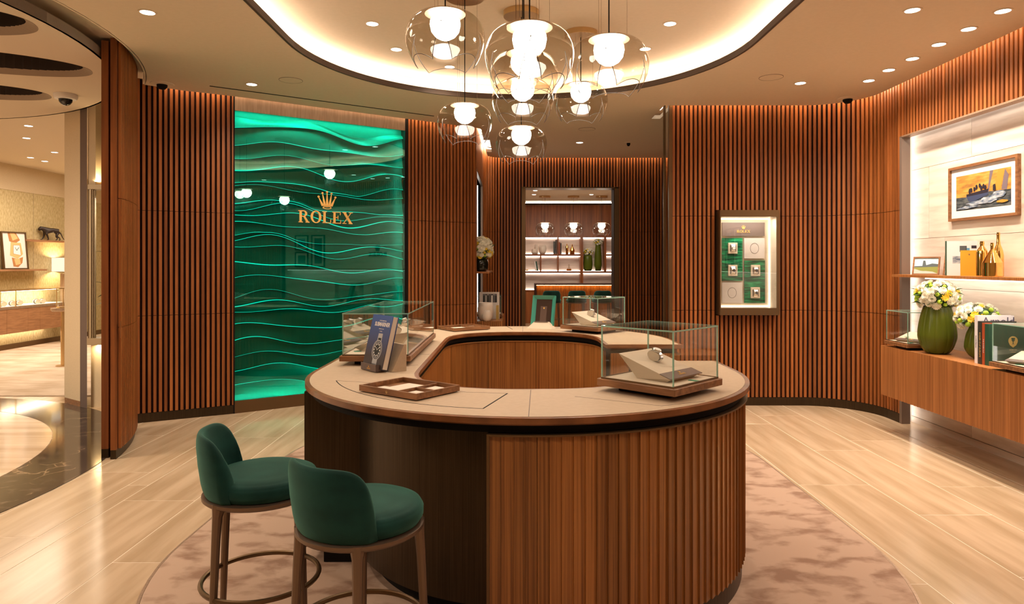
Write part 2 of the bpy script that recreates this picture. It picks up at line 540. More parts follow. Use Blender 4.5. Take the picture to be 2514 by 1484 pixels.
def walk(path, pitch, start=0):
    """points every pitch along a polyline, with heading"""
    res = []; s = start
    seg = []; tot = 0
    for p, q in zip(path, path[1:]):
        l = math.dist(p, q); seg.append((tot, l, p, q)); tot += l
    while s <= tot + 1e-6:
        for t0, l, p, q in seg:
            if s <= t0 + l + 1e-9:
                k = (s - t0) / l
                res.append((p[0] + (q[0] - p[0]) * k, p[1] + (q[1] - p[1]) * k, math.atan2(q[1] - p[1], q[0] - p[0])))
                break
        s += pitch
    return res, tot

SLAT = {}
PITCH = .0465
def slat_mesh(z0, z1, w=.026, d=.032):
    k = (round(z0, 3), round(z1, 3))
    if k not in SLAT:
        b = B()
        cuts = [z0] + [c for c in (1.01, 2.01) if z0 + .02 < c < z1 - .02] + [z1]
        for i in range(len(cuts) - 1):
            a = cuts[i] + (.0022 if i else 0); c = cuts[i + 1] - (.0022 if i < len(cuts) - 2 else 0)
            b.box(-w / 2, w / 2, 0, d, a, c)
        SLAT[k] = b.mesh('slat', M['slat'])
    return SLAT[k]

def slats(path, parent, zr, start=.02, cut=None):
    pts, tot = walk(path, PITCH, start)
    for x, y, a in pts:
        rs = cut(x, y) if cut else [zr]
        for z0, z1 in rs:
            link('slat', slat_mesh(z0, z1), parent, (x, y, 0), a)
# ================================================================= THE SETTING
H = 3.17            # main ceiling
TOPZ = 3.34
RC = (-6.15, 4.55)  # centre of the round lobby on the left
CX, CY0, CY1 = .074, 3.65, 5.13   # the counter's two centres; recess and carpet are concentric

# ---- floor planks
fl = thing('floor', kind='structure')
B().box(-12, 6, -4, 19, -.10, -.0011).out('subfloor', M['grout'], fl)
xs = [-8.03]
pat = [.457, .457, .457, .125]
k = 0
edges = [-8.45, -7.99, -7.53, -7.41, -6.95, -6.49, -6.03, -5.91, -5.45, -4.99, -4.53, -4.41, -3.95, -3.49, -3.05, -2.605, -2.465, -2.01, -1.55, -1.09, -.96, -.5, -.04, .42, .55, 1.01,
         1.47, 1.95, 2.43, 2.87, 3.33, 3.46, 3.95]
joints = {-2.01: [2.5, 3.43, 5.1, 7.0], -2.465: [1.9, 3.43 + .9, 5.9], -1.55: [2.9, 4.1, 6.2], -2.605: [1.6, 4.63, 7.2], -3.05: [2.3, 3.75, 4.92, 6.7],
          1.95: [2.66, 4.64, 6.4], 2.43: [3.27, 4.08, 5.5, 6.75], 2.87: [2.6, 4.6, 5.8], 1.47: [3.2, 5.3, 7.1]}
rr = random.Random(3)
n_pl = 0
for i in range(len(edges) - 1):
    x0, x1 = edges[i], edges[i + 1]
    js = joints.get(x0)
    if js is None:
        js = []; y = .6 + rr.random() * 1.2
        while y < 10.6:
            js.append(y); y += rr.choice([1.1, 1.6, 2.1])
        js = [j for j in js]
    ys = [-3.9] + sorted(js) + ([8.9] if js[-1] < 8 else []) + [10.9]
    for a, c in zip(ys, ys[1:]):
        n_pl += 1
        g = .0026
        B().cbox(x0 + g, x1 - g, a + g, c - g, -.012, 0, .0008).out('plank', M['travertine'], fl)
B().box(-12, -8.46, -3.9, 18.9, -.012, 0).out('plank', M['travertine'], fl)
B().box(-8.44, 3.95, 10.91, 18.9, -.012, 0).out('plank', M['travertine'], fl)
B().box(3.96, 6, -3.9, 18.9, -.012, 0).out('plank', M['travertine'], fl)
# lobby disc + marble ring
inner = arc_pts(*RC, 2.567, 0, 360, 96)[:-1]; outer = arc_pts(*RC, 3.10, 0, 360, 96)[:-1]
rg = thing('floor_lobby_rosette', kind='structure')
plate('marble_ring', [outer, inner], .0004, .0035, M['marble'], rg)
plate('travertine_disc', [arc_pts(*RC, 2.560, 0, 360, 96)[:-1]], .0004, .0035, M['trav_disc'], rg)

def stadium(r, n=40, cx=CX, y0=CY0, y1=CY1):
    return arc_pts(cx, y0, r, -180, 0, n) + arc_pts(cx, y1, r, 0, 180, n)

cp = plate('round_ended_carpet', [stadium(1.83)], .001, .010, M['carpet'])
tag(cp, 'taupe mottled wool carpet with rounded ends under the central counter', 'carpet')
B_ = B()
o_ = stadium(1.845); i_ = stadium(1.832)
n = len(o_)
for i in range(n):
    j = (i + 1) % n
    B_.add([(*o_[i], .0), (*o_[j], .0), (*o_[j], .0085), (*o_[i], .0085), (*i_[i], .0), (*i_[j], .0), (*i_[j], .0085), (*i_[i], .0085)],
           [(0, 1, 2, 3), (4, 7, 6, 5), (3, 2, 6, 7)])
B_.out('edge_trim', M['bronze_lt'], cp)

# ---- wall lines (dir left to right, room on the right-hand side)
WL0 = [(-3.62, 6.385), (-3.54, 6.43), (-3.2, 6.615), (-2.79, 6.845)]
GA, GB = Vector((-2.783, 6.85)), Vector((-1.213, 7.911))
WL1 = [(-1.205, 7.917), (-.50, 8.394)] + [(-.463, 8.43), (-.446, 8.48)]
WN = [(-.446, 8.48), (-.446, 10.40)]
WF = [(-.446, 10.40), (-.446, 10.46)] + [(x, y) for x, y in arc_pts(-.126, 10.46, .32, 180, 90, 8)][1:] + [(.206, 10.78)]
WFo = [(.206, 10.78), (1.685, 10.78)]
WFr = [(1.685, 10.78), (3.35, 10.78)]
WR = [(1.70, 7.24), (3.06, 7.24)] + arc_pts(3.06, 6.64, .60, 90, 0, 14)[1:] + [(3.66, 6.42)]
WH = [(3.66, 6.42), (3.66, 1.93)]
WE = [(3.66, 1.93), (3.66, -3.0)]

def slat_wall(name, segs, base=True):
    t = thing(name, kind='structure')
    b = B(); bb = B()
    for path, z0 in segs:
        ribbon(b, path, -.032, -.10, 0 if z0 < .2 else z0, TOPZ)
        if z0 < .2: ribbon(bb, path, .002, -.032, 0, .085)
        else: ribbon(bb, path, .0, -.032, z0 - .012, z0)
    b.out('wall_backing', M['backing'], t)
    if base: bb.out('plinth_strip', M['bronze'], t)
    for path, z0 in segs:
        slats(path, t, (z0 if z0 > .2 else .088, TOPZ - .02), start=.016)
    return t
wl = slat_wall('wall_left', [(WL0, 0), (WL1, 0)])
wb = slat_wall('wall_back', [(WF, 0), (WFo, 2.72), (WFr, 0), (WN[:1] + [(-.446, 8.72)], 0), ([(-.446, 8.72), (-.446, 10.40)], 2.70)])
wr = thing('wall_right', kind='structure')
b = B(); bb = B()
DX0, DX1, DZ0, DZ1 = 2.165, 2.805, .955, 2.075
# backing with an opening for the recessed wall showcase
ribbon(b, [(1.70, 7.24), (DX0 + .01, 7.24)], -.032, -.07, 0, TOPZ)
ribbon(b, [(DX0 + .01, 7.24), (DX1 - .01, 7.24)], -.032, -.10, 0, DZ0 + .01)
ribbon(b, [(DX0 + .01, 7.24), (DX1 - .01, 7.24)], -.032, -.10, DZ1 - .01, TOPZ)
ribbon(b, [(DX1 - .01, 7.24)] + WR[1:], -.032, -.07, 0, TOPZ)
ribbon(b, WH, -.032, -.07, 2.705, TOPZ)
ribbon(b, WE, -.032, -.10, 0, TOPZ)
b.out('wall_backing', M['backing'], wr)
ribbon(bb, WR, .002, -.032, 0, .085); ribbon(bb, WE, .002, -.032, 0, .085)
bb.out('plinth_strip', M['bronze'], wr)
def rc(x, y):
    if DX0 < x < DX1 and y > 7.2: return [(.088, DZ0), (DZ1, TOPZ - .02)]
    return [(.088, TOPZ - .02)]
slats(WR, wr, None, .016, rc)
slats(WH, wr, (2.705, TOPZ - .02), .02)
slats([(3.66, 1.9), (3.66, .6)], wr, (.088, TOPZ - .02), .02)
B().box(3.66, 3.70, -3, .58, .088, TOPZ).out('plain_panel', M['door_wood'], wr)

# ---- LED slots above the ceiling edge, grazing the slats
GZ = 3.30
gl = thing('trim_1', kind='structure')
def graze(path, mat=None, d0=.012, d1=.045):
    ribbon(B(), path, d0, d1, GZ, GZ + .006).out('graze_strip', mat or M['graze'], gl)
    ribbon(B(), path, -.03, .12, TOPZ, TOPZ + .02).out('slot_lid', M['ceiling'], gl)
M['graze_soft'] = glow('soft_graze_led', (1, .80, .62), 16)
graze(WL0); graze([tuple(GA), tuple(GB)], M['graze_soft']); graze(WL1)
graze([(-.446, 8.6), (-.446, 10.40)] + WF[1:] + WFr[1:])
graze(WR + [(3.66, 3.2)]); graze([(3.66, 3.2), (3.66, -3)])

# ---- main ceiling with its stadium recess
OFF = .065
left_edge = offset_path(WL0[:] + [tuple(GA), tuple(GB)] + WL1, OFF)
a_end = math.degrees(math.atan2(6.50 - RC[1], -3.50 - RC[0]))
edge = [(-3.52, 6.50)] if False else []
le = [p for p in left_edge if math.dist(p, RC) > 3.29]
ang0 = math.degrees(math.atan2(le[0][1] - RC[1], le[0][0] - RC[0]))
outline = list(le)
outline += [(-.381, 8.5), (-.381, 9.18), (-.30, 9.18), (-.30, 10.15), (-.381, 10.15)] + offset_path(WF, OFF)[1:] + [(3.35, 10.715), (3.35, 7.40), (1.70, 7.40), (1.70, 7.84), (1.60, 7.84), (1.60, 7.175)]
outline += offset_path(WR, OFF)[1:] + [(3.595, -3.0), (-10.2, -3.0), (-10.2, RC[1])]
outline += arc_pts(*RC, 3.27, 180, 360 + ang0 - .6, 90)
ce = plate('ceiling', [outline, stadium(1.77, 48)], H, H + .042, M['ceiling'])
tag(ce, kind='structure')
# upper ceiling + cove
up = thing('ceiling_upper', kind='structure')
UZ = 3.37
B().box(CX - 2.5, CX + 2.5, CY0 - 2.5, CY1 + 2.5, UZ, UZ + .05).out('upper_slab', M['ceiling'], up)
def ringwall(name, r0, r1, z0, z1, mat, parent, n=48):
    b = B()
    a = stadium(r0, n); c = stadium(r1, n); m = len(a)
    for i in range(m):
        j = (i + 1) % m
        b.add([(*a[i], z0), (*a[j], z0), (*c[j], z0), (*c[i], z0), (*a[i], z1), (*a[j], z1), (*c[j], z1), (*c[i], z1)],
              [(0, 1, 2, 3), (4, 7, 6, 5), (0, 4, 5, 1), (3, 2, 6, 7)])
    return b.out(name, mat, parent)
ringwall('cove_back', 2.0, 2.03, H + .03, UZ, M['ceiling'], up)
ringwall('cove_led_strip', 1.90, 1.93, H + .044, H + .050, M['cove'], up)
ringwall('recess_lip', 1.752, 1.772, H - .003, H + .046, M['lip'], up)
# slots of light beside the two door pockets
sl = thing('trim_2', kind='structure')
B().box(1.58, 1.72, 7.17, 7.9, 3.282, 3.29).out('slot_light', M['slot'], sl)
B().box(-.43, -.28, 9.14, 10.2, 3.282, 3.29).out('slot_light', M['slot'], sl)
B().box(1.692, 1.70, 7.262, 7.40, .0, 3.28).out('door_pocket_jamb', M['frame_bronze'], sl)
B().box(1.632, 1.658, 7.36, 7.38, 0, 3.28).out('sliding_panel_edge', M['frame_bronze'], sl)
B().box(1.665, 1.70, 7.235, 7.262, .0, 3.28).out('door_pocket_post', M['frame_bronze'], sl)
B().box(3.36, 3.40, 7.42, 10.7, 0, 3.17).out('side_panel', M['door_wood'], sl)
# linear diffuser slot in the ceiling
u = Vector((.8285, .56))
b = B(); p0 = Vector((-2.83, 6.39)); p1 = Vector((-.88, 7.69))
d = (p1 - p0).normalized(); nn = Vector((-d.y, d.x)) * .011
b.prism([tuple(p0 - nn), tuple(p1 - nn), tuple(p1 + nn), tuple(p0 + nn)], H - .0028, H - .0004)
tag(b.out('linear_air_slot', M['black']), 'long thin black linear air diffuser slot in the ceiling before the green panel', 'air vent')

# ---- outer shell behind the camera and around
t = tag(B().box(-10.3, 6, -3.1, -3.0, 0, 3.5).out('wall_front', M['linen']), kind='structure')
t = tag(B().box(-12, -10.2, -3.1, 1.3, 0, 3.5).out('wall_side_left', M['linen']), kind='structure')
t = tag(B().box(-12, 6, -3.1, 19, 3.9, 3.95).out('roof', M['ceiling']), kind='structure')

# ---- lobby ceiling on the left
lc = thing('ceiling_lobby', kind='structure')
LZ = 3.11
def ellipse(cx, cy, a, c, ang, n=56, k=2.3):
    ps = []
    for i in range(n):
        t = 2 * PI * i / n
        x = a * math.copysign(abs(math.cos(t)) ** (2 / k), math.cos(t)); y = c * math.copysign(abs(math.sin(t)) ** (2 / k), math.sin(t))
        ps.append((cx + x * math.cos(R(ang)) - y * math.sin(R(ang)), cy + x * math.sin(R(ang)) + y * math.cos(R(ang))))
    return ps
M['liner'] = plain('dark_ribbed_liner', (.055, .038, .03), .6)
ovals = [(-3.98, 4.36, .81, .36, 17), (-4.36, 5.36, .92, .36, 22), (-5.10, 6.29, .73, .34, 18)]
plate('lobby_ceiling_disc', [arc_pts(*RC, 3.05, 0, 360, 96)[:-1]] + [ellipse(x, y, a + .0, c, g) for x, y, a, c, g in ovals], LZ, LZ + .07, M['shopceil'], lc)
b = B(); pr = arc_pts(*RC, 3.05, 0, 360, 96)
ribbon(b, pr, 0, -.02, LZ, LZ + .075); b.out('disc_fascia', M['ring_edge'], lc)
plate('slot_ceiling', [arc_pts(*RC, 3.45, 0, 360, 96)[:-1], arc_pts(*RC, 2.9, 0, 360, 96)[:-1]], 3.255, 3.285, M['shopceil'], lc)
ribbon(B(), arc_pts(*RC, 3.275, -180, ang0 - 1, 80), 0, -.02, H, 3.27).out('ceiling_edge_band', M['ceiling'], lc)
for i, (x, y, a, c, g) in enumerate(ovals):
    o = thing('oval_ceiling_recess', ['dark ribbed oval ceiling recess cut by the top left corner of the picture', 'largest dark ribbed oval ceiling recess with taupe rim over the lobby',
              'dark ribbed oval ceiling recess beside the white dome camera'][i], 'ceiling recess', group='oval recesses in the lobby ceiling')
    e0 = ellipse(x, y, a, c, g, 72); e1 = ellipse(x, y, a - .07, c - .075, g, 72); e2 = ellipse(x, y, a - .075, c - .08, g, 144)
    b = B(); n = len(e0)
    for k in range(n):
        j = (k + 1) % n
        b.add([(*e0[k], LZ - .002), (*e0[j], LZ - .002), (*e1[j], LZ + .035), (*e1[k], LZ + .035)], [(0, 1, 2, 3)])
        b.add([(*e0[k], LZ - .002), (*e0[j], LZ - .002), (*e0[j], LZ + .06), (*e0[k], LZ + .06)], [(3, 2, 1, 0)])
    b.out('bevelled_rim', M['ring_edge'], o, fix=False)
    b = B(); n = len(e2)
    cc = Vector((x, y))
    rp = []
    for k in range(n):
        p = Vector(e2[k]); q = cc + (p - cc) * (1.0 if k % 2 else .955)
        rp.append(tuple(q))
    for k in range(n):
        j = (k + 1) % n
        b.add([(*rp[k], LZ + .03), (*rp[j], LZ + .03), (*rp[j], LZ + .42), (*rp[k], LZ + .42)], [(3, 2, 1, 0)])
    b.out('ribbed_liner', M['liner'], o, fix=False)
    plate('recess_back', [e0], LZ + .42, LZ + .43, M['black'], o)
# cove round the disc and shop ceiling
b = B(); ribbon(b, arc_pts(*RC, 2.86, 25, 200, 60), 0, .02, LZ + .075, LZ + .08); b.out('lobby_cove_led', M['shopled'], lc)
sc2 = tag(B().box(-12, -4.0, 6.6, 15.2, 3.255, 3.30).out('ceiling_shop', M['shopceil']), kind='structure')
tag(B().box(-12, -9.3, 1.3, 6.6, 3.255, 3.30).out('ceiling_shop_side', M['shopceil']), kind='structure')

# ---- curved sliding door leaves at the lobby
def leaf(name, r0, r1, a0, a1, z0, z1, fluted, label, loc_lab):
    t = thing(name, label, 'door')
    b = B(); pa = arc_pts(*RC, r0, a0, a1, 24); pb = arc_pts(*RC, r1, a0, a1, 24)
    if fluted: ribbon(B(), arc_pts(*RC, r1 + .0005, a0 + .6, a1, 24), 0, .001, z0, z1).out('dark_facing', M['backing'], t)
    for i in range(24):
        fs = [(0, 1, 2, 3), (4, 7, 6, 5), (0, 4, 5, 1), (3, 2, 6, 7)]
        if i == 0: fs.append((0, 3, 7, 4))
        if i == 23: fs.append((1, 5, 6, 2))
        b.add([(*pa[i], z0), (*pa[i + 1], z0), (*pb[i + 1], z0), (*pb[i], z0), (*pa[i], z1), (*pa[i + 1], z1), (*pb[i + 1], z1), (*pb[i], z1)], fs)
    b.out('door_leaf', M['door_wood'], t)
    b = B()
    for i in range(24):
        fs = [(0, 1, 2, 3), (4, 7, 6, 5), (0, 4, 5, 1), (3, 2, 6, 7)]
        if i == 0: fs.append((0, 3, 7, 4))
        b.add([(*pa[i], .0), (*pa[i + 1], .0), (*pb[i + 1], .0), (*pb[i], .0), (*pa[i], z0), (*pa[i + 1], z0), (*pb[i + 1], z0), (*pb[i], z0)], fs)
    b.out('door_shoe', M['bronze'], t)
    if fluted:
        sm = B().box(-.010, .010, 0, .022, z0 + .002, 1.008).box(-.010, .010, 0, .022, 1.012, 2.008).box(-.010, .010, 0, .022, 2.012, z1 - .02).mesh('door_slat', M['slat'])
        a = a0 + 1.0
        while a < a1:
            link('slat', sm, t, (RC[0] + (r1 + .020) * math.cos(R(a)), RC[1] + (r1 + .020) * math.sin(R(a)), 0), R(a) + PI / 2)
            a += math.degrees(.036 / r1)
    return t
t = leaf('curved_sliding_door', 3.145, 3.185, 12.6, 31.5, .07, 3.24, True, 'curved slatted teak sliding door leaf, the one nearer the counter', None)
p = (RC[0] + 3.209 * math.cos(R(12.9)), RC[1] + 3.209 * math.sin(R(12.9)))
B().box(-.012, .012, 0, .003, .93, 1.06).out('finger_pull', M['door_wood'], t, loc=(p[0], p[1] - .0, 0), rot=R(12.9) - PI / 2)
leaf('curved_sliding_door', 3.065, 3.115, 13.6, 31, .07, 3.23, False, 'plain teak curved sliding door leaf on the lobby side, behind the slatted leaf', None)
# solid pocket wall between the two rooms
pk = thing('wall_pocket', kind='structure')
ribbon(B(), [(-4.05, 7.10), (-3.70, 6.46)], 0, -.06, 0, 3.25).out('pocket_panel', M['backing'], pk)
# ================================================================= GREEN GLASS FEATURE WALL
TH = math.atan2(GB.y - GA.y, GB.x - GA.x)
GL = (GB - GA).length
gw = thing('green_wave_panel', 'tall backlit green acrylic wave panel behind glass with gold lettering', 'feature panel', (GA.x, GA.y, 0), TH)
DEP = .16
Z0, Z1 = .125, 3.045
cav = B()
cav.box(0, GL, DEP, DEP + .02, 0, TOPZ)
cav.out('back_board', M['gr_relief'], gw)
B().box(0, GL, -.005, .012, Z1, TOPZ).out('header_panel', M['bronze_lt'], gw)
B().box(0, GL, .012, DEP, Z1 + .10, Z1 + .11).out('cavity_lid', M['gr_relief'], gw)
B().box(0, GL, -.005, .012, 0, Z0).out('base_panel', M['frame_bronze'], gw)
B().box(0, GL, .012, DEP, 0.01, .02).out('cavity_floor', M['gr_relief'], gw)
B().box(-.012, .0, -.006, DEP, 0, TOPZ).out('side_trim', M['black'], gw)
B().box(GL - .004, GL + .004, -.006, DEP, 0, TOPZ).box(GL - .030, GL - .004, -.006, .010, 0, TOPZ).out('side_trim', M['black'], gw)
rw = random.Random(11)
zs = []
z = Z0 - .02
while z < Z1 + .1:
    zs.append(z); z += rw.choice([.05, .075, .10, .135, .165])
NU = 72
def wave(k, u):
    ph = .18 + .05 * math.sin(k * .9) + k * .012
    z = zs[k]
    return z + .056 * math.cos(2 * PI * (1.42 * u - ph)) * (.65 + .35 * math.sin(k * 1.7)) + .02 * math.cos(2 * PI * (2.1 * u + k * .21)) - .10 * (u - .5) * (.4 + .6 * math.sin(k * .45) ** 2) + .06 * math.sin(k * .37)* (u-.5)
# keep the order of the lines
W = [[wave(k, i / NU) for i in range(NU + 1)] for k in range(len(zs))]
for k in range(1, len(W)):
    for i in range(NU + 1):
        W[k][i] = max(W[k][i], W[k - 1][i] + .022)
for k in range(len(W) - 1):
    b = B(); vs = []; fs = []
    steps = 7
    for s_ in range(steps + 1):
        q = s_ / steps
        for i in range(NU + 1):
            lo, hi = W[k][i], W[k + 1][i]
            zz = min(max(lo + (hi - lo) * q, Z0 - .03), Z1 + .03)
            bulge = .030 * (1 - q) ** 1.7 + .012 * math.sin(PI * q) * math.sin(2 * PI * (i / NU * 1.3 + k * .13))
            vs.append((GL * i / NU, DEP - .022 - bulge, zz))
    for s_ in range(steps):
        for i in range(NU):
            a = s_ * (NU + 1) + i
            fs.append((a, a + 1, a + NU + 2, a + NU + 1))
    b.add(vs, fs)
    b.out('wave_layer', M['gr_relief'], gw, smooth='all', fix=False)
    pts = [(GL * i / NU, DEP - .052, W[k][i]) for i in range(NU + 1) if Z0 + .01 < W[k][i] < Z1 - .01]
    if len(pts) == NU + 1:
        wd = [.0028 + .0025 * max(0, math.sin(2 * PI * (i / NU * .9 + k * .31))) for i in range(NU + 1)]
        wd = [w * (1, .5, .8, .35, .65)[k % 5] for w in wd]
        B().tube(pts, wd, 5).out('lit_edge', M['gr_edge'], gw, smooth='all')
B().box(.02, GL - .03, .02, .07, Z1 + .03, Z1 + .034).out('led_strip', M['gr_led'], gw)
B().box(.02, GL - .03, .02, .07, Z0 - .034, Z0 - .03).out('led_strip', M['gr_led'], gw)
M['gr_led2'] = glow('green_led_side', (.05, .9, .7), 14.0)
B().box(GL - .024, GL - .006, .014, .018, Z0 + .05, Z1 - .05).out('led_strip', M['gr_led2'], gw)
B().box(0, GL - .02, 0, .006, Z0, Z1).out('glass_pane', M['pane'], gw)
# sign
def wall_u(px):
    k = (px - 1257) / 1676
    D = 8.731 / (1 - .676 * k)
    return (Vector((k * D, D)) - GA).length
u0, u1 = wall_u(732), wall_u(865)
b = B(); w = serif_text(b, 'ROLEX', 0, 0, .128, -.014, -.003)
for i, v in enumerate(b.v): b.v[i] = (u0 + v[0] * (u1 - u0) / w, v[1], 1.942 + v[2])
b.out('sign_lettering', M['gold_letter'], gw)
b = B(); crown(b, (u0 + u1) / 2 + .01, 2.09, .185, -.014, -.003); b.out('crown_emblem', M['gold_letter'], gw)

# ================================================================= RIGHT NICHE
XS = 3.82
ni = thing('wall_niche', kind='structure')
B().box(XS + .002, XS + .08, 1.85, 6.52, 0, 2.9).out('niche_backing', M['grout'], ni)
rows = [(.06, .645), (.645, 1.29), (1.29, 1.738), (1.738, 2.39), (2.39, 2.82)]
vj = [[2.6, 4.0, 5.65], [3.2, 4.6, 5.9], [2.4, 4.4, 6.0], [2.9, 4.3, 6.23], [3.4, 4.5, 5.65]]
for (a, c), js in zip(rows, vj):
    ys = [1.90] + js + [6.50]
    for y0, y1 in zip(ys, ys[1:]):
        B().box(XS - .016, XS, y0 + .0015, y1 - .0015, a + .0015, c - .0015).out('stone_panel', M['stone'], ni)
B().box(XS - .018, XS, 1.90, 6.50, 0, .057).out('stone_skirting', M['stone'], ni)
# reveals
B().box(3.655, XS - .085, 6.402, 6.44, 0, 2.70).out('side_reveal', M['reveal'], ni)
B().box(3.66, XS - .085, 1.89, 1.91, 0, 2.70).out('side_reveal', M['reveal'], ni)
B().box(3.655, XS - .085, 1.91, 6.42, 2.690, 2.704).out('top_reveal', M['bronze_lt'], ni)
B().box(XS - .09, XS, 6.52, 6.54, 0, 2.9).box(XS - .09, XS, 1.9, 6.52, 2.86, 2.9).box(3.73, 3.735, 6.44, 6.54, 0, 2.9).out('led_channel', M['white'], ni)
# LED strips hidden behind the reveals
B().box(3.737, 3.742, 6.445, 6.515, .02, 2.85).out('led_strip', M['nicheled'], ni)
B().box(3.737, 3.742, 1.95, 6.45, 2.75, 2.82).out('led_strip', M['nicheled'], ni)

# console
cn = thing('floating_console', 'long floating teak console with fluted front under the travertine niche', 'console', (3.33, 4.0, 0))
ZT, ZB = .765, .32
B().box(.035, XS - .018 - 3.33, -2.0, 2.19, ZB + .012, ZT).out('cabinet_body', M['console_wood'], cn)
fm = B().prism([(0, 0), (0.022, 0.0), (.022, -.046), (.014, -.046)], ZB, ZT).mesh('flute_strip', M['console_wood'])
y = 2.19
while y > -1.99:
    link('flute_strip', fm, cn, (.0135, y, 0)); y -= .046
# shelf
sh = thing('wall_shelf', 'long teak wall shelf in the travertine niche over the console', 'shelf', (3.55, 4.0, 1.382))
B().box(-.0, XS - .018 - 3.55, -1.9, 2.385, 0, .023).out('shelf_board', M['console_wood'], sh)
B().box(.08, XS - .03 - 3.55, -1.9, 2.0, -.012, -.0005).out('led_strip', M['nicheled'], sh)
add_light('shelf_wash', 'AREA', (3.70, 4.3, 1.36), 1.5, COOL, shape='RECTANGLE', size=.04, size_y=3.8)
# niche top wash (the strip light above the niche)
add_light('niche_wash', 'AREA', (3.755, 4.2, 2.68), 1.5, COOL, shape='RECTANGLE', size=.03, size_y=4.4, rot=(0, R(-8), 0))

# framed sailing photograph
def frame_thing(name, label, w, h, loc, rotz, fw=.022, dep=.03, mat='base_wood', matw=.05, cat='picture', group=None, tilt=0, passe='white'):
    t = thing(name, label, cat, loc, rotz, group)
    t.rotation_euler = (tilt, 0, rotz)
    b = B()
    b.xprism([(-w / 2, 0), (w / 2, 0), (w / 2 - fw, fw), (-w / 2 + fw, fw)], 0, dep); b.xprism([(-w / 2, h), (w / 2, h), (w / 2 - fw, h - fw), (-w / 2 + fw, h - fw)], 0, dep)
    b.xprism([(-w / 2, 0), (-w / 2, h), (-w / 2 + fw, h - fw), (-w / 2 + fw, fw)], 0, dep); b.xprism([(w / 2, 0), (w / 2, h), (w / 2 - fw, h - fw), (w / 2 - fw, fw)], 0, dep)
    b.out('frame', M[mat], t)
    B().box(-w / 2 + fw, w / 2 - fw, dep * .55, dep * .8, fw, h - fw).out('mount', M[passe], t)
    return t, (-w / 2 + fw + matw, w / 2 - fw - matw, fw + matw, h - fw - matw, dep * .55)

def artwork(t, box, polys, name='print'):
    """flat printed picture: polygons in unit coordinates"""
    x0, x1, z0, z1, y = box
    b = B()
    for i, (pts, mat) in enumerate(polys):
        yy = y - .0004 - .00025 * i
        ps = [(x0 + (x1 - x0) * p[0], z0 + (z1 - z0) * p[1]) for p in pts]
        b.add([(x, yy, z) for x, z in ps], [tuple(range(len(ps)))], mat)
    return b.out(name, None, t, fix=False)

def pm(name, col): return plain(name, col, .5, spec=.3)
SQ = [(0, 0), (1, 0), (1, 1), (0, 1)]
M['p_sky'] = noise_mat('print_sunset', (.30, .14, .04), (.62, .35, .09), 6, (1, 1, 5), .5, .3, c3=(.50, .24, .045))
M['p_sea'] = noise_mat('print_sea', (.012, .02, .03), (.12, .13, .13), 14, (1, 1, 4), .5, .3)
M['p_foam'] = noise_mat('print_foam', (.05, .09, .16), (.50, .54, .58), 18, (1, 1, 3), .5, .3)
M['p_dark'] = pm('print_dark', (.025, .02, .03)); M['p_hull'] = pm('print_hull', (.045, .06, .12)); M['p_sail'] = pm('print_sail', (.50, .25, .04))
M['p_sail2'] = pm('print_sail_grey', (.17, .13, .15)); M['p_blue'] = pm('print_blue', (.10, .30, .50)); M['p_gold'] = pm('print_gold', (.60, .42, .13))
t, bx = frame_thing('framed_photograph', 'teak framed photograph of a sailing yacht at sunset on the travertine wall', .81, .46, (XS - .045, 5.505, 1.867), -PI / 2, matw=.062)
def blob(cx, cz, rx, rz, n=10, s=1): return [(cx + rx * math.cos(2 * PI * k / n) * (1 + .15 * math.sin(k * 3 * s)), cz + rz * math.sin(2 * PI * k / n) * (1 + .2 * math.cos(k * 2 * s))) for k in range(n)]
polys = [(SQ, M['p_sky']), ([(0, 0), (1, 0), (1, .42), (.6, .44), (.3, .36), (0, .38)], M['p_sea']),
         ([(.60, .46), (.64, 1), (.70, 1), (.64, .60), (.62, .42)], M['p_sail2']), ([(.78, .98), (.90, .98), (.82, .45), (.72, .44)], M['p_sail']), ([(.90, .98), (.96, .80), (.93, .42), (.84, .45)], M['p_sail2']),
         ([(.20, .40), (.60, .50), (.62, .36), (.30, .20), (.24, .26)], M['p_hull']), ([(.20, .44), (.62, .52), (.60, .42), (.22, .38)], M['p_dark'])]
for k, (x, z) in enumerate([(.27, .52), (.30, .55), (.36, .56), (.40, .60), (.46, .64), (.49, .56), (.53, .60), (.56, .57)]): polys.append((blob(x, z, .022, .07, 8, k), M['p_dark']))
polys += [(blob(.42, .17, .20, .06, 14), M['p_foam']), (blob(.62, .22, .16, .09, 14, 2), M['p_foam']), (blob(.80, .32, .12, .10, 14, 3), M['p_foam']),
          ([(.70, .44), (.70, .6), (.74, .62), (.75, .45)], M['p_dark']), ([(.0, .05), (.2, .12), (.5, .08), (.2, .03)], M['p_foam']), (blob(.86, .13, .1, .04, 12), M['p_sail'])]
artwork(t, bx, polys)

# pictures and sign farther along the niche wall (seen mirrored in the green panel)
for nm, lab, w, h, y, z, c in [('framed_photograph', 'small framed sea photograph at the camera end of the niche, the upper one', .34, .32, 2.35, 1.80, 'p_blue'),
                               ('framed_photograph', 'small framed dark photograph at the camera end of the niche, the lower one', .34, .32, 2.35, 1.44, 'p_dark'),
                               ('framed_photograph', 'tall framed dark photograph at the camera end of the niche', .34, .68, 2.78, 1.44, 'p_dark')]:
    t, bx = frame_thing(nm, lab, w, h, (XS - .045, y, z), -PI / 2, mat='black', matw=.05)
    artwork(t, bx, [(SQ, M[c]), ([(0, 0), (1, 0), (1, .3), (0, .35)], M['p_dark'] if c != 'p_dark' else M['p_hull']), (blob(.5, .4, .1, .2), M['p_hull'])])
t = thing('wall_sign', 'black crown and letters sign on the camera end of the travertine wall', 'sign', (XS - .02, 4.25, 1.66), -PI / 2)
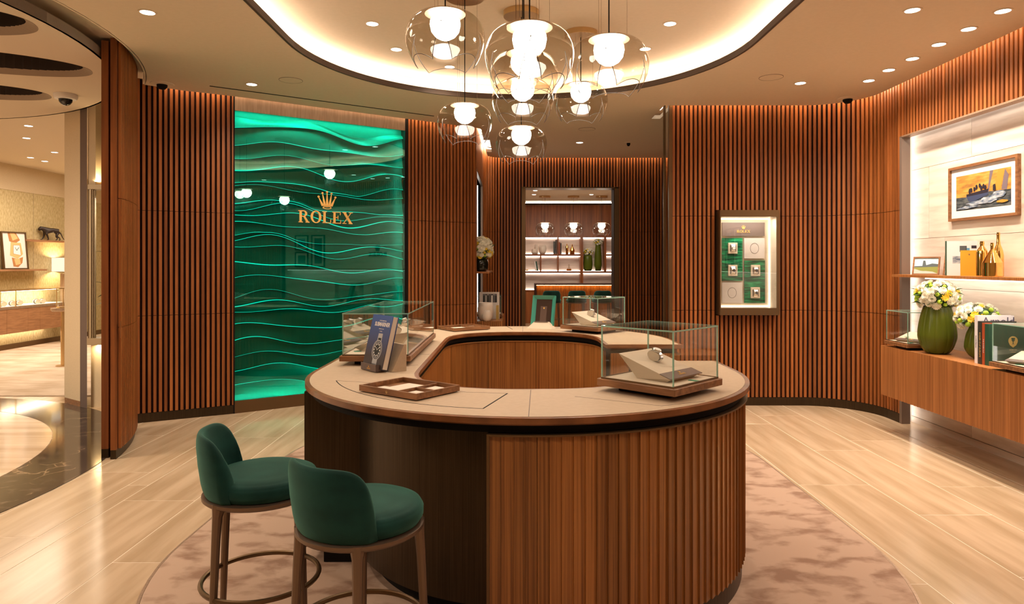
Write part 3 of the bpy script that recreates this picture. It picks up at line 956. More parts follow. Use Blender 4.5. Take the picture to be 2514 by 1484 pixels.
b = B(); w = serif_text(b, 'ROLEX', 0, 0, .085, -.01, 0); b.v = [(v[0] - w / 2, v[1], v[2]) for v in b.v]; b.out('letters', M['black'], t)
b = B(); crown(b, 0, .10, .13, -.01, 0); b.out('crown_emblem', M['black'], t)

# ================================================================= WALL SHOWCASE
wc = thing('wall_showcase', 'bronze framed lit wall showcase of watches set into the slatted wall', 'display case', (2.4855, 7.13, .966))
hw = .311
B().box(-hw, hw, 0, .10, 1.03, 1.10).out('top_rail', M['frame_bronze'], wc)
B().box(-hw, hw, 0, .10, 0, .075).out('bottom_rail', M['frame_bronze'], wc)
B().box(-hw, -hw + .006, .001, .10, .075, 1.03).box(-hw - .004, -hw, .004, .25, 0, 1.10).out('side_rail', M['frame_bronze'], wc)
B().box(hw - .03, hw, .001, .10, .075, 1.03).out('side_rail', M['frame_bronze'], wc)
B().box(-hw + .006, -hw + .012, .008, .20, .075, 1.03).out('case_lining', M['cream_lt'], wc)
B().box(hw - .034, hw - .030, .008, .20, .075, 1.03).out('case_lining', M['cream_lt'], wc)
B().box(-hw, hw, .186, .20, .04, 1.06).out('case_back', M['cream_lt'], wc)
B().box(-hw + .012, hw - .034, .10, .186, .06, .075).box(-hw + .012, hw - .034, .10, .186, 1.03, 1.045).out('case_lining', M['cream_lt'], wc)
M['caseled'] = glow('case_led', (1, .86, .66), 5)
B().box(-hw + .015, hw - .036, .176, .184, .078, .088).box(-hw + .015, hw - .036, .176, .184, 1.014, 1.024).out('led_strip', M['caseled'], wc)
B().box(hw - .046, hw - .036, .176, .184, .078, 1.024).out('led_strip', M['caseled'], wc)
add_light('case_lamp', 'AREA', (2.47, 7.19, 1.985), 2.2, COOL, shape='RECTANGLE', size=.5, size_y=.06)
B().box(-hw + .006, hw - .03, .004, .008, .075, 1.03).out('glass_pane', M['clear'], wc)
k_ = 7.31 / 1676
def cx_(px): return (px - 1257) * k_ - 2.4855
def cz_(py): return 1.5 - (py - 649) * k_ - .966
M['malachite'] = noise_mat('malachite_print', (.0, .035, .015), (.02, .30, .12), 4, (2, 1, 16), .25, .5, c3=(.005, .12, .05))
M['greyprint'] = noise_mat('grey_print', (.50, .45, .42), (.60, .55, .52), 3, rough=.5)
def pan(px0, px1, py0, py1, mat, nm, d=.012):
    x0, x1, z0, z1 = cx_(px0), cx_(px1), cz_(py1), cz_(py0)
    B().box(x0, x1, .176 - d, .178, z0, z1).out(nm, M[mat], wc)
    return x0, x1, z0, z1, .176 - d
q = pan(1772, 1876, 547, 580, 'taupe', 'header_board')
b = B(); w = serif_text(b, 'ROLEX', 0, 0, .028, q[4] - .003, q[4]); cxm = (q[0] + q[1]) / 2
b.v = [(cxm - w / 2 + v[0], v[1], q[2] + .035 + v[2]) for v in b.v]; b.out('header_lettering', M['gold_letter'], wc)
b = B(); crown(b, cxm, q[2] + .072, .040, q[4] - .003, q[4]); b.out('crown_emblem', M['gold_letter'], wc)
pan(1771.5, 1822, 585, 689.6, 'malachite', 'green_board'); pan(1826.6, 1877, 640, 744, 'malachite', 'green_board')
for (a, c, e, f) in ((1826, 1876, 585, 635), (1771.5, 1821, 694, 744)):
    q = pan(a, c, e, f, 'greyprint', 'print_board')
    cxx, czz = (q[0] + q[1]) / 2, (q[2] + q[3]) / 2
    B().tube([(cxx + .045 * math.cos(t_), q[4] - .001, czz + .055 * math.sin(t_)) for t_ in [2 * PI * k / 24 for k in range(24)]], .0016, 5, closed=True).out('printed_line', M['taupe'], wc)

def watch(parent, loc, rot, s=1.0, dial='white', cushion=True, name='watch', label=None, group=None):
    """wristwatch on a C-shaped cuff: strap ring, case, dial"""
    t = thing(name, label, 'watch' if parent is None else None, loc, 0, group)
    t.rotation_euler = rot; t.parent = parent
    w = .015 * s; r = .030 * s
    b = B(); n = 20
    for i in range(n):
        a = -PI * .35 + (2 * PI * .85) * i / n; c = -PI * .35 + (2 * PI * .85) * (i + 1) / n
        q = lambda a, rr: (rr * math.cos(a) * 1.0, rr * math.sin(a) * .68 + r * .55)
        p = [q(a, r), q(c, r), q(c, r * .88), q(a, r * .88)]
        b.xprism(p, -w / 2, w / 2)
    b.out('bracelet', M['chrome'], t)
    if cushion:
        b = B(); b.xprism([(r * .86 * math.cos(a), r * .58 * math.sin(a) + r * .55) for a in [2 * PI * k / 16 for k in range(16)]], -w * .9, w * .9)
        b.out('cushion', M['cream_lt'], t)
    B().lathe([(0.0001, 0), (.0165 * s, 0), (.0175 * s, .003 * s), (.0165 * s, .007 * s), (.0145 * s, .008 * s), (.0001, .008 * s)], (0, 0, r * 1.17), 20).out('watch_case', M['chrome'], t, smooth=True)
    B().lathe([(.0001, .0084 * s), (.0138 * s, .0084 * s)], (0, 0, r * 1.17), 20).out('dial', M[dial], t, fix=False)
    return t
for i, (px, py, lab) in enumerate([(1797, 610, 'upper left'), (1797, 664.5, 'lower left'), (1852.5, 664.5, 'upper right'), (1852, 719, 'lower right')]):
    x, z = cx_(px) + 2.4855, cz_(py) + .966
    st = thing('watch_stand', 'square cream watch stand with a steel watch, %s of the wall showcase' % lab, 'watch stand', (x, 7.13 + .162, z), 0, 'watch stands in the wall showcase')
    B().cbox(-.048, .048, -.059, .059, 0, .02, .003).xf(Matrix.Rotation(R(90), 4, 'X')).out('stand_plate', M['cream_lt'], st)
    B().box(-.032, -.024, -.026, -.02, -.035, .035).box(.024, .032, -.026, -.02, -.035, .035).out('bracket', M['taupe'], st)
    w_ = B()
    w_.grid(lambda u, v: ((u - .5) * .040, -.022 - .022 * math.sin(PI * v), -.042 + .084 * v), 4, 10)
    w_.out('bracelet', M['chrome'], st, smooth='all')
    B().lathe([(.0001, 0), (.021, 0), (.021, .008), (.017, .010), (.0001, .010)], (0, 0, .042), 20).xf(Matrix.Rotation(R(90), 4, 'X')).out('watch_case', M['chrome'], st, smooth=True)
    B().lathe([(.0001, 0), (.015, 0)], (0, 0, .0525), 20).xf(Matrix.Rotation(R(90), 4, 'X')).out('dial', M['white' if i == 0 else 'darkgrey'], st, fix=False)
# ================================================================= CENTRAL COUNTER
CR = 1.131
HX, HY0, HY1 = .085, 3.66, 5.17           # hole: half width .575, ends
def hole_pts(dl=0, n=22):
    """superelliptic ended slot, counter-clockwise, starting at the right side"""
    a = .575 - dl; k = 2.5
    pts = []
    for i in range(n + 1):
        t = PI * i / n
        x = a * math.copysign(abs(math.cos(t)) ** (2 / k), math.cos(t)); y = (.55 - dl) * abs(math.sin(t)) ** (2 / k)
        pts.append((HX + x, HY1 + y))
    for i in range(n + 1):
        t = PI + PI * i / n
        x = a * math.copysign(abs(math.cos(t)) ** (2 / k), math.cos(t)); y = -(.543 - dl) * abs(math.sin(t)) ** (2 / k)
        pts.append((HX + x, HY0 + y))
    return pts
G0, G1 = 4.03, 4.82
def cshape(r, dl, g=0):
    o = [(CX + r, G0 - g)] + arc_pts(CX, CY0, r, 0, -180, 48) + arc_pts(CX, CY1, r, 180, 0, 48) + [(CX + r, G1 + g)]
    h = hole_pts(dl)
    return o + [(h[0][0], G1 + g)] + h + [(h[-1][0], G0 - g)]
ct = thing('oval_display_counter', 'large racetrack-shaped teak display counter with cream leather top in the middle of the room', 'counter', (CX, 4.39, 0))
def cpart(o): o.parent = ct; o.location = (-CX, -4.39, 0); return o
cpart(plate('top_edging', [cshape(CR, 0)], .907, .930, M['rim_wood']))
cpart(plate('leather_top', [cshape(CR - .022, -.022, .02)], .9295, .9315, M['cream']))
cpart(plate('shadow_channel', [cshape(CR - .035, -.025, .02)], .868, .908, M['black']))
cpart(plate('underside_board', [cshape(CR - .012, -.012, .01)], .900, .9075, M['rim_wood']))
# seams and drawer inlays in the leather
zt = .9315
def seam(path, w=.0015, nm='leather_seam', mat='taupe'):
    b = B(); ribbon(b, path, -w, w, zt - .001, zt + .0006); cpart(b.out(nm, M[mat]))
seam([(.062, 2.545), (.085, 3.085)]); seam([(.09, 5.75), (.10, 6.24)]); seam([(-1.03, 4.3), (-.52, 4.3)])
seam(arc_pts(CX, CY0, .985, -161, -101, 24), .0022, 'drawer_line', 'black')
a_ = arc_pts(CX, CY0, .985, -161, -101, 24)
seam([a_[-1], (-.02, 3.00)], .003, 'drawer_line', 'black')
seam([a_[0], (-.46, 3.20), (-.2, 3.03), (-.02, 3.00)], .001, 'drawer_line', 'taupe')
seam([(-.045, 6.22), (.005, 5.95)], .003, 'drawer_line', 'black')
seam([(-.53, 3.85), (-.60, 3.78), (-.60, 5.2)], .001, 'drawer_line', 'taupe')
seam([(.27, 2.93), (.60, 2.735), (.80, 2.83)], .0012, 'drawer_line', 'taupe')
# fluted wood shell
AF = math.degrees(math.atan2(2.55 - CY0, -.084 - CX))   # left end of the near fluted shell (about -98 deg)
zb_, zt_ = .105, .858
pitch = .045
def flute_mesh(z0, z1, p):
    return B().prism([(-p / 2, .012), (p / 2, .012), (p / 2, .002), (-p / 2, -.006)], z0, z1).mesh('flute_strip', M['counter_wood'])
fmesh = flute_mesh(zb_, zt_, pitch + .001)
def outer_walk(path):
    pts, tot = walk(path, pitch, pitch / 2)
    for x, y, a in pts:
        o = link('flute_strip', fmesh, ct, (x - CX, y - 4.39, 0), a)
RW = 1.105
near = arc_pts(CX, CY0, RW, AF, 0, 60) + [(CX + RW, G0)]
far = [(CX + RW, G1)] + arc_pts(CX, CY1, RW, 0, 200, 90)
def shell(path, nm='shell_core', mat='counter_wood', d0=-.012, d1=-.06, z0=.10, z1=.858):
    # the outside of the counter lies to the right of the walking direction
    b = B(); ribbon(b, path, d0, d1, z0, z1); return cpart(b.out(nm, M[mat]))
outer_walk(near); outer_walk(far)
shell(near); shell(far)
for p in (near, far):
    shell(p, 'bronze_trim', 'frame_bronze', .016, -.02, .858, .865)
    shell(p, 'bronze_foot', 'bronze', -.01, -.06, .0125, .098)
ex = (CX + RW * math.cos(R(AF)), CY0 + RW * math.sin(R(AF)))
dx, dy = math.cos(R(AF)), math.sin(R(AF))
b = B()
b.prism([(CX + 1.118 * dx, CY0 + 1.118 * dy), (CX + 1.118 * dx - .010, CY0 + 1.118 * dy), (CX + .86 * dx - .010, CY0 + .86 * dy), (CX + .86 * dx, CY0 + .86 * dy)], .095, .865)
cpart(b.out('end_panel', M['frame_bronze']))
# recessed metal drum and slab in the knee space
shell(arc_pts(CX, CY0, .87, -166, AF, 30), 'metal_drum', 'bronze', 0, -.02, .095, .868)
cpart(B().box(CX - RW, -.70, 3.39, 3.43, .095, .868).out('metal_slab', M['bronze']))
shell(arc_pts(CX, CY0, .795, -166, AF + 4, 30), 'recessed_plinth', 'black', 0, -.02, .0125, .10)
cpart(B().box(-.94, -.66, 3.41, 3.44, .0125, .10).out('recessed_plinth', M['black']))
shell([(CX - RW, 5.13), (CX - RW, 3.425)], 'metal_side', 'bronze', 0, -.03, .095, .868)
# ends of the staff gap
for y0, y1 in ((G0 - .03, G0 - .012), (G1 + .012, G1 + .03)):
    cpart(B().box(.70, CX + RW - .02, y0, y1, .0125, .868).out('gap_end_panel', M['counter_wood']))
# inner panels round the staff well
hp = hole_pts(-.035, 24)
i0 = 0
seg = []; acc = 0; cur = [hp[0]]
for p, q in zip(hp, hp[1:] ):
    if math.dist(p, q) < 1e-6: continue
    if abs(p[0] - q[0]) < 1e-3 and abs(p[1] - q[1]) > 1:   # the long left side
        seg.append(cur) if len(cur) > 1 else None
        L_ = abs(p[1] - q[1])
        for k in range(4): seg.append([(p[0], p[1] - L_ * k / 4), (p[0], p[1] - L_ * (k + 1) / 4)])
        cur = [q]; acc = 0; continue
    cur.append(q); acc += math.dist(p, q)
    if acc > .36: seg.append(cur); cur = [q]; acc = 0
if len(cur) > 1: seg.append(cur)
for s_ in seg:
    L_ = sum(math.dist(a, c) for a, c in zip(s_, s_[1:]))
    a = Vector(s_[0]); b2 = Vector(s_[1]); s_ = [tuple(a + (b2 - a) * min(.004 / max((b2 - a).length, .001), .5))] + s_[1:]
    bq = B(); ribbon(bq, s_[::-1], 0, -.018, .0125, .845); cpart(bq.out('inner_panel', M['counter_wood']))
bq = B(); ribbon(bq, hp[::-1], .006, -.02, .845, .855); cpart(bq.out('inner_trim', M['brass']))
bq = B(); ribbon(bq, hp[::-1], -.019, -.04, .0125, .868); cpart(bq.out('inner_backing', M['black']))

# ---------------------------------------------------------------- glass display cases
CZ = .9325
def glass_box(t, x0, x1, y0, y1, z0, z1, e=.0055):
    th = .004
    for n_, a in (('glass_side', (x0, x1, y0, y0 + th)), ('glass_side', (x0, x1, y1 - th, y1)), ('glass_side', (x0, x0 + th, y0 + th, y1 - th)), ('glass_side', (x1 - th, x1, y0 + th, y1 - th))):
        B().box(*a, z0, z1 - .006).out(n_, M['clear'], t)
    B().box(x0 + .0005, x1 - .0005, y0 + .0005, y1 - .0005, z1 - .005, z1).out('glass_lid', M['clear'], t)
    b = B()
    for x in (x0, x1 - e):
        for y in (y0, y1 - e): b.box(x, x + e, y, y + e, z0, z1 - .006)
    b.box(x0 - .0004, x1 + .0004, y0 - .0004, y0 + e * .35, z1 - .006, z1 + .0004).box(x0 - .0004, x1 + .0004, y1 - e * .35, y1 + .0004, z1 - .006, z1 + .0004)
    b.box(x0 - .0004, x0 + e * .35, y0, y1, z1 - .006, z1 + .0004).box(x1 - e * .35, x1 + .0004, y0, y1, z1 - .006, z1 + .0004)
    b.out('glass_edges', M['glass_edge'], t)

def case(label, loc, rotz, wx, wy, hb=.030, foot=.024, gh=.238, group='glass display cases on the counter'):
    t = thing('glass_display_case', label, 'display case', loc, rotz, group)
    B().box(-wx / 2 + .07, wx / 2 - .07, -wy / 2 + .07, wy / 2 - .07, 0, foot).out('foot', M['black'], t)
    B().cbox(-wx / 2, wx / 2, -wy / 2, wy / 2, foot, foot + hb, .002).out('wooden_base', M['base_wood'], t)
    zb = foot + hb
    i = .013
    b = B(); x, y = wx / 2 - i, wy / 2 - i
    b.box(-x, x, -y, -y + .006, zb, zb + .007).box(-x, x, y - .006, y, zb, zb + .007).box(-x, -x + .006, -y + .006, y - .006, zb, zb + .007).box(x - .006, x, -y + .006, y - .006, zb, zb + .007)
    b.out('bronze_rim', M['frame_bronze'], t)
    B().box(-x + .006, x - .006, -y + .006, y - .006, zb, zb + .004).out('cream_pad', M['cream_lt'], t)
    glass_box(t, -x + .001, x - .001, -y + .001, y - .001, zb + .007, zb + gh)
    return t, zb + .004

def wedge(label, loc, rotz, w=.25, l=.30, h=.085, band=True, group='cream presentation wedges in the cases'):
    """slanted presentation plinth; low front at -y, overhanging back at +y"""
    t = thing('presentation_wedge', label, 'watch display', loc, rotz, group)
    fz = .018
    top = [(-w / 2, -l / 2, fz), (w / 2, -l / 2, fz), (w / 2, l / 2, h), (-w / 2, l / 2, h)]
    bot = [(-w / 2 + .02, -l / 2 + .03, 0), (w / 2 - .02, -l / 2 + .03, 0), (w / 2 - .02, l * .18, 0), (-w / 2 + .02, l * .18, 0)]
    B().add(top + bot, [(0, 1, 2, 3), (7, 6, 5, 4), (4, 5, 1, 0), (5, 6, 2, 1), (6, 7, 3, 2), (7, 4, 0, 3)]).out('slanted_body', M['cream_lt'], t)
    def P(x, k, up=0): return (x, -l / 2 + l * k, fz + (h - fz) * k + up)
    if band:
        e = .001
        B().add([P(-w / 2 - e, -.005, .0015), P(w / 2 + e, -.005, .0015), P(w / 2 + e, .2, .0015), P(-w / 2 - e, .2, .0015),
                 P(-w / 2 - e, -.005, -.002), P(w / 2 + e, -.005, -.002), P(w / 2 + e, .2, -.002), P(-w / 2 - e, .2, -.002)],
                [(0, 1, 2, 3), (7, 6, 5, 4), (4, 5, 1, 0), (5, 6, 2, 1), (6, 7, 3, 2), (7, 4, 0, 3)]).out('dark_band', M['taupe'], t)
        sl_ = math.atan2(h - fz, l)
        b = B(); ww = serif_text(b, 'ROLEX', 0, 0, .010, -.0008, 0); crown(b, ww / 2, .014, .014, -.0008, 0)
        b.v = [(v[0] - ww / 2, v[1], v[2] - .01) for v in b.v]
        b.out('gold_mark', M['gold_letter'], t, loc=P(0, .1, .002), rot=(-(PI / 2 - sl_), 0, 0))
    sl_ = math.atan2(h - fz, l)
    return t, P, sl_

def case_set(cs_label, loc, rotz, wlab, wrot, wloc=(0, 0), tag_at=(-.02, -.155), dial='white', tag_lab='', w=.26, l=.27, h=.105):
    t, zz = case(cs_label, loc, rotz, .40, .40)
    Rm = Matrix.Rotation(rotz, 4, 'Z')
    def wp(x, y, z): v = Rm @ Vector((x, y, 0)); return (loc[0] + v.x, loc[1] + v.y, loc[2] + z)
    wt, P, sl_ = wedge(wlab, wp(wloc[0], wloc[1], zz), rotz + wrot, w, l, h)
    pm_ = Matrix.Rotation(rotz + wrot, 4, 'Z') @ Vector(P(0, .62, .001))
    c = wp(wloc[0], wloc[1], zz)
    wa = watch(None, (c[0] + pm_.x, c[1] + pm_.y, c[2] + pm_.z), (0, 0, 0), 1.25, dial, True, 'wristwatch', 'steel watch on a cream cushion, ' + wlab.split(', ')[-1], 'watches in the glass cases')
    wa.rotation_euler = (Matrix.Rotation(rotz + wrot, 4, 'Z') @ Matrix.Rotation(sl_, 4, 'X') @ Matrix.Rotation(R(90), 4, 'Z')).to_euler()
    if tag_lab:
        tg = wp(tag_at[0], tag_at[1], zz)
        o = B().box(-.022, .022, -.013, .013, 0, .002).out('green_tag', M['green_tag'], None, loc=tg, rot=rotz)
        tag(o, tag_lab, 'tag', 'green tags in the cases')
    return t
case_set('square glass display case on a walnut base, at the near right of the counter', (.664, 3.07, CZ), R(-45), 'slanted cream watch wedge with dark band, in the near right case', R(90), (-.01, .02), (.155, .03), 'white',
         'green tag in the near right glass case')
# on the far right of the counter
case_set('square glass display case on a walnut base, at the far right of the counter', (.69, 5.76, CZ), R(-45), 'slanted cream watch wedge, in the far right case', R(90), (0, 0), dial='white')
# long case on the left
t, zz = case('long glass display case on a walnut base along the left side of the counter', (-.766, 4.445, CZ), 0, .398, 1.27)
for i, (y, rz, lb) in enumerate([(4.06, R(-118), 'front'), (4.36, R(-62), 'second'), (4.66, R(-118), 'third'), (4.94, R(-62), 'rear')]):
    wt, P, sl_ = wedge('slanted cream watch wedge with dark band, %s of the long case' % lb, (-.77, y, CZ + zz), rz, .23, .23, .10)
    for q in (-.05, .05):
        v = Matrix.Rotation(rz, 4, 'Z') @ Vector(P(q, .6, .001))
        wa = watch(None, (-.77 + v.x, y + v.y, CZ + zz + v.z), (0, 0, 0), 1.1, 'white', True, 'wristwatch', 'steel watch on a cream cushion on the %s wedge of the long case, %s' % (lb, 'window side' if q < 0 else 'counter side'), 'watches in the glass cases')
        wa['label'] = '%s steel watch on the %s wedge of the long case' % ('window-side' if q < 0 else 'well-side', lb)
        wa.rotation_euler = (Matrix.Rotation(rz, 4, 'Z') @ Matrix.Rotation(sl_, 4, 'X') @ Matrix.Rotation(R(90), 4, 'Z')).to_euler()
tag(B().box(-.02, .02, -.013, .013, 0, .002).out('green_tag', M['green_tag'], None, loc=(-.90, 3.98, CZ + zz), rot=R(30)), 'green tag at the front of the long glass case', 'tag', 'green tags in the cases')

# ---------------------------------------------------------------- trays
def tray(label, loc, rotz, w=.36, d=.27, mark=True):
    t = thing('card_tray', label, 'tray', loc, rotz, 'wooden card trays on the counter')
    e = .009; h = .030
    b = B(); b.cbox(-w / 2, w / 2, -d / 2, -d / 2 + e, 0.004, h, .001).cbox(-w / 2, w / 2, d / 2 - e, d / 2, 0.004, h, .001).cbox(-w / 2, -w / 2 + e, -d / 2 + e, d / 2 - e, 0.004, h, .001).cbox(w / 2 - e, w / 2, -d / 2 + e, d / 2 - e, 0.004, h, .001)
    b.box(-w / 2 + e, w / 2 - e, -d / 2 + e, d / 2 - e, .002, .008).box(-w / 2 + .02, w / 2 - .02, -d / 2 + .02, d / 2 - .02, 0, .004)
    b.out('tray_body', M['base_wood'], t)
    B().box(.045, .053, -d / 2 + e, d / 2 - e, .008, .026).box(.053, w / 2 - e, -.01, -.002, .008, .026).out('divider', M['base_wood'], t)
    for i, (x, y, sx, sy) in enumerate([(-.10, -.055, .10, .085), (-.035, .02, .14, .16), (.113, -.065, .10, .09), (.113, .06, .10, .08)]):
        o = B().box(-sx / 2, sx / 2, -sy / 2, sy / 2, 0, .0015).out('card_pad', M['paper'], t, loc=(x, y, .009 + .002 * i), rot=0)
    if mark:
        b = B(); crown(b, 0, 0, .013, -.0008, 0); b.out('crown_emblem', M['brass'], t, loc=(.0, -d / 2, .010))
    return t
tray('walnut card tray with cream cards on the near left of the counter', (-.457, 3.04, CZ), R(-37.4))
tray('walnut card tray with cream cards at the far left of the counter', (-.42, 5.94, CZ), R(35), .36, .29, False)

# ---------------------------------------------------------------- blue book on its stand
bs = thing('book_stand', 'small cream book stand with a taupe front lip under the blue watch book', 'book stand', (-.72, 3.65, CZ), R(-49.5))
B().add([(-.055, .02, 0), (.115, .02, 0), (.115, .11, 0), (-.055, .11, 0), (-.055, .095, .14), (.115, .095, .14), (.115, .11, .14), (-.055, .11, .14)],
        [(0, 1, 2, 3), (7, 6, 5, 4), (4, 5, 1, 0), (5, 6, 2, 1), (6, 7, 3, 2), (7, 4, 0, 3)]).out('wedge_back', M['cream'], bs)
B().box(-.085, .075, -.052, -.048, .004, .040).box(-.085, .075, -.05, .03, .002, .006).box(.071, .075, -.05, -.02, .004, .04).out('front_lip', M['taupe'], bs)
b = B(); ww = serif_text(b, 'ROLEX', 0, 0, .007, -.0008, 0); crown(b, ww / 2, .009, .009, -.0008, 0); b.v = [(v[0] - ww / 2, v[1], v[2]) for v in b.v]
b.out('gold_mark', M['gold_letter'], bs, loc=(0, -.0522, .012))
bk = thing('watch_book', 'blue book with a diving watch on its cover, standing on the counter', 'book', (-.72, 3.65, CZ), R(-49.5))
bk.rotation_euler = (R(-14), 0, R(-49.5))
def gradient_mat(name, c0, c1, z0, z1):
    m, nt, b = new_mat(name)
    tc = nt.nodes.new('ShaderNodeTexCoord'); sx = nt.nodes.new('ShaderNodeSeparateXYZ'); mr = nt.nodes.new('ShaderNodeMapRange'); cr = nt.nodes.new('ShaderNodeValToRGB')
    mr.inputs['From Min'].default_value = z0; mr.inputs['From Max'].default_value = z1
    cr.color_ramp.elements[0].color = (*c0, 1); cr.color_ramp.elements[1].color = (*c1, 1)
    nt.links.new(tc.outputs['Object'], sx.inputs[0]); nt.links.new(sx.outputs['Z'], mr.inputs[0]); nt.links.new(mr.outputs[0], cr.inputs[0]); nt.links.new(cr.outputs[0], b.inputs['Base Color'])
    b.inputs['Roughness'].default_value = .35
    return m
M['bookblue'] = gradient_mat('book_cover_blue', (.035, .024, .028), (.02, .09, .36), .07, .30)
bw, bh = .105, .285
B().box(-bw, bw, -.036, -.033, .008, .008 + bh).out('front_cover', M['bookblue'], bk)
B().box(-bw, bw, -.002, .001, .008, .008 + bh).box(-bw, -bw + .003, -.033, -.002, .008, .008 + bh).out('back_cover', M['bookblue'], bk)
B().box(-bw + .003, bw - .005, -.033, -.002, .011, .005 + bh).out('pages', M['paper'], bk)
for txt, sz, z, of in (('OYSTER PERPETUAL', .008, .262, 0), ('SUBMARINER', .031, .242, .0006), ('THE WATCH THAT', .006, .218, 0), ('THE DEEP', .006, .205, 0)):
    lettering('title_lettering', txt, sz, M['white'], bk, (.012, -.0362, z), ext=.0003, off=of, sx=.85 if sz > .02 else 1)
b = B(); yy = -.0363
def disc(cx, cz, rx, rz, mat, k, n=28): b.add([(cx + rx * math.cos(2 * PI * i / n), yy - .0002 * k, cz + rz * math.sin(2 * PI * i / n)) for i in range(n)], [tuple(range(n))], mat)
def quad(cx, cz, w_, h_, mat, k, sk=0): b.add([(cx - w_, yy - .0002 * k, cz - h_), (cx + w_, yy - .0002 * k, cz - h_), (cx + w_ + sk, yy - .0002 * k, cz + h_), (cx - w_ + sk, yy - .0002 * k, cz + h_)], [(0, 1, 2, 3)], mat)
G1_ = pm('print_grey', (.42, .42, .43)); G2_ = pm('print_dark_grey', (.10, .10, .11)); K_ = pm('print_black', (.012, .014, .014)); W_ = pm('print_white', (.8, .8, .78))
quad(.018, .172, .022, .022, G1_, 1); quad(.018, .160, .015, .01, K_, 2); quad(.012, .042, .024, .020, G1_, 1); quad(.010, .020, .022, .012, G2_, 1)
disc(.014, .105, .050, .054, G1_, 3); disc(.014, .105, .045, .049, G2_, 4); disc(.014, .105, .039, .043, G1_, 5); disc(.014, .105, .036, .040, K_, 6)
for i in range(12):
    a = i * PI / 6
    quad(.014 + .029 * math.sin(a), .105 + .032 * math.cos(a), .0035, .0045, W_, 7)
b.add([(.012, yy - .0018, .104), (.016, yy - .0018, .104), (.034, yy - .0018, .118), (.032, yy - .0018, .120)], [(0, 1, 2, 3)], W_)
b.add([(.012, yy - .0018, .106), (.015, yy - .0018, .103), (.003, yy - .0018, .120), (.0, yy - .0018, .117)], [(0, 1, 2, 3)], W_)
b.out('cover_print', None, bk, fix=False)

# ---------------------------------------------------------------- teal frame on its cream stand
tf = thing('tabletop_sign_frame', 'teal sign frame on a cream stand at the far side of the counter', 'sign frame', (.262, 6.03, CZ), R(-22))
B().add([(-.12, -.06, 0), (.12, -.06, 0), (.12, .05, 0), (-.12, .05, 0), (-.065, -.015, .058), (.065, -.015, .058), (.065, .02, .058), (-.065, .02, .058)],
        [(3, 2, 1, 0), (4, 5, 6, 7), (0, 1, 5, 4), (1, 2, 6, 5), (2, 3, 7, 6), (3, 0, 4, 7)]).out('stand_block', M['cream_lt'], tf)
B().box(-.062, .062, -.022, -.01, .058, .063).out('stand_slot', M['taupe'], tf)
fr = B(); W2, Hh, f_ = .105, .285, .032
for pts in ([(-W2, 0), (W2, 0), (W2 - f_, f_), (-W2 + f_, f_)], [(-W2, Hh), (W2, Hh), (W2 - f_, Hh - f_), (-W2 + f_, Hh - f_)],
            [(-W2, 0), (-W2, Hh), (-W2 + f_, Hh - f_), (-W2 + f_, f_)], [(W2, 0), (W2, Hh), (W2 - f_, Hh - f_), (W2 - f_, f_)]):
    # bevel sinks towards the inner edge
    o2 = [(x, -.012 if (abs(abs(x) - W2) < 1e-6 or z in (0, Hh)) else .016, z) for x, z in pts]
    bk2 = [(x, .022, z) for x, z in pts]
    fr.add(o2 + bk2, [(0, 1, 2, 3), (7, 6, 5, 4), (0, 4, 5, 1), (1, 5, 6, 2), (2, 6, 7, 3), (3, 7, 4, 0)])
tilt = Matrix.Rotation(R(-14), 4, 'X') @ Matrix.Translation((0, 0.01, .012))
tilt = Matrix.Translation((-.006, .01, 0)) @ tilt
fr.xf(tilt).out('bevelled_frame', M['teal_frame'], tf)
B().box(-W2 + f_, W2 - f_, .014, .02, f_, Hh - f_).xf(tilt).out('dark_panel', M['darkcard'], tf)
M['cardmid'] = plain('brown_card', (.085, .045, .03), .4)
B().box(-.03, .03, .012, .0145, f_, .19).xf(tilt).out('brown_strip', M['cardmid'], tf)
b = B(); crown(b, .002, .165, .016, .009, .012); b.xf(tilt); b.out('crown_emblem', M['gold_letter'], tf)
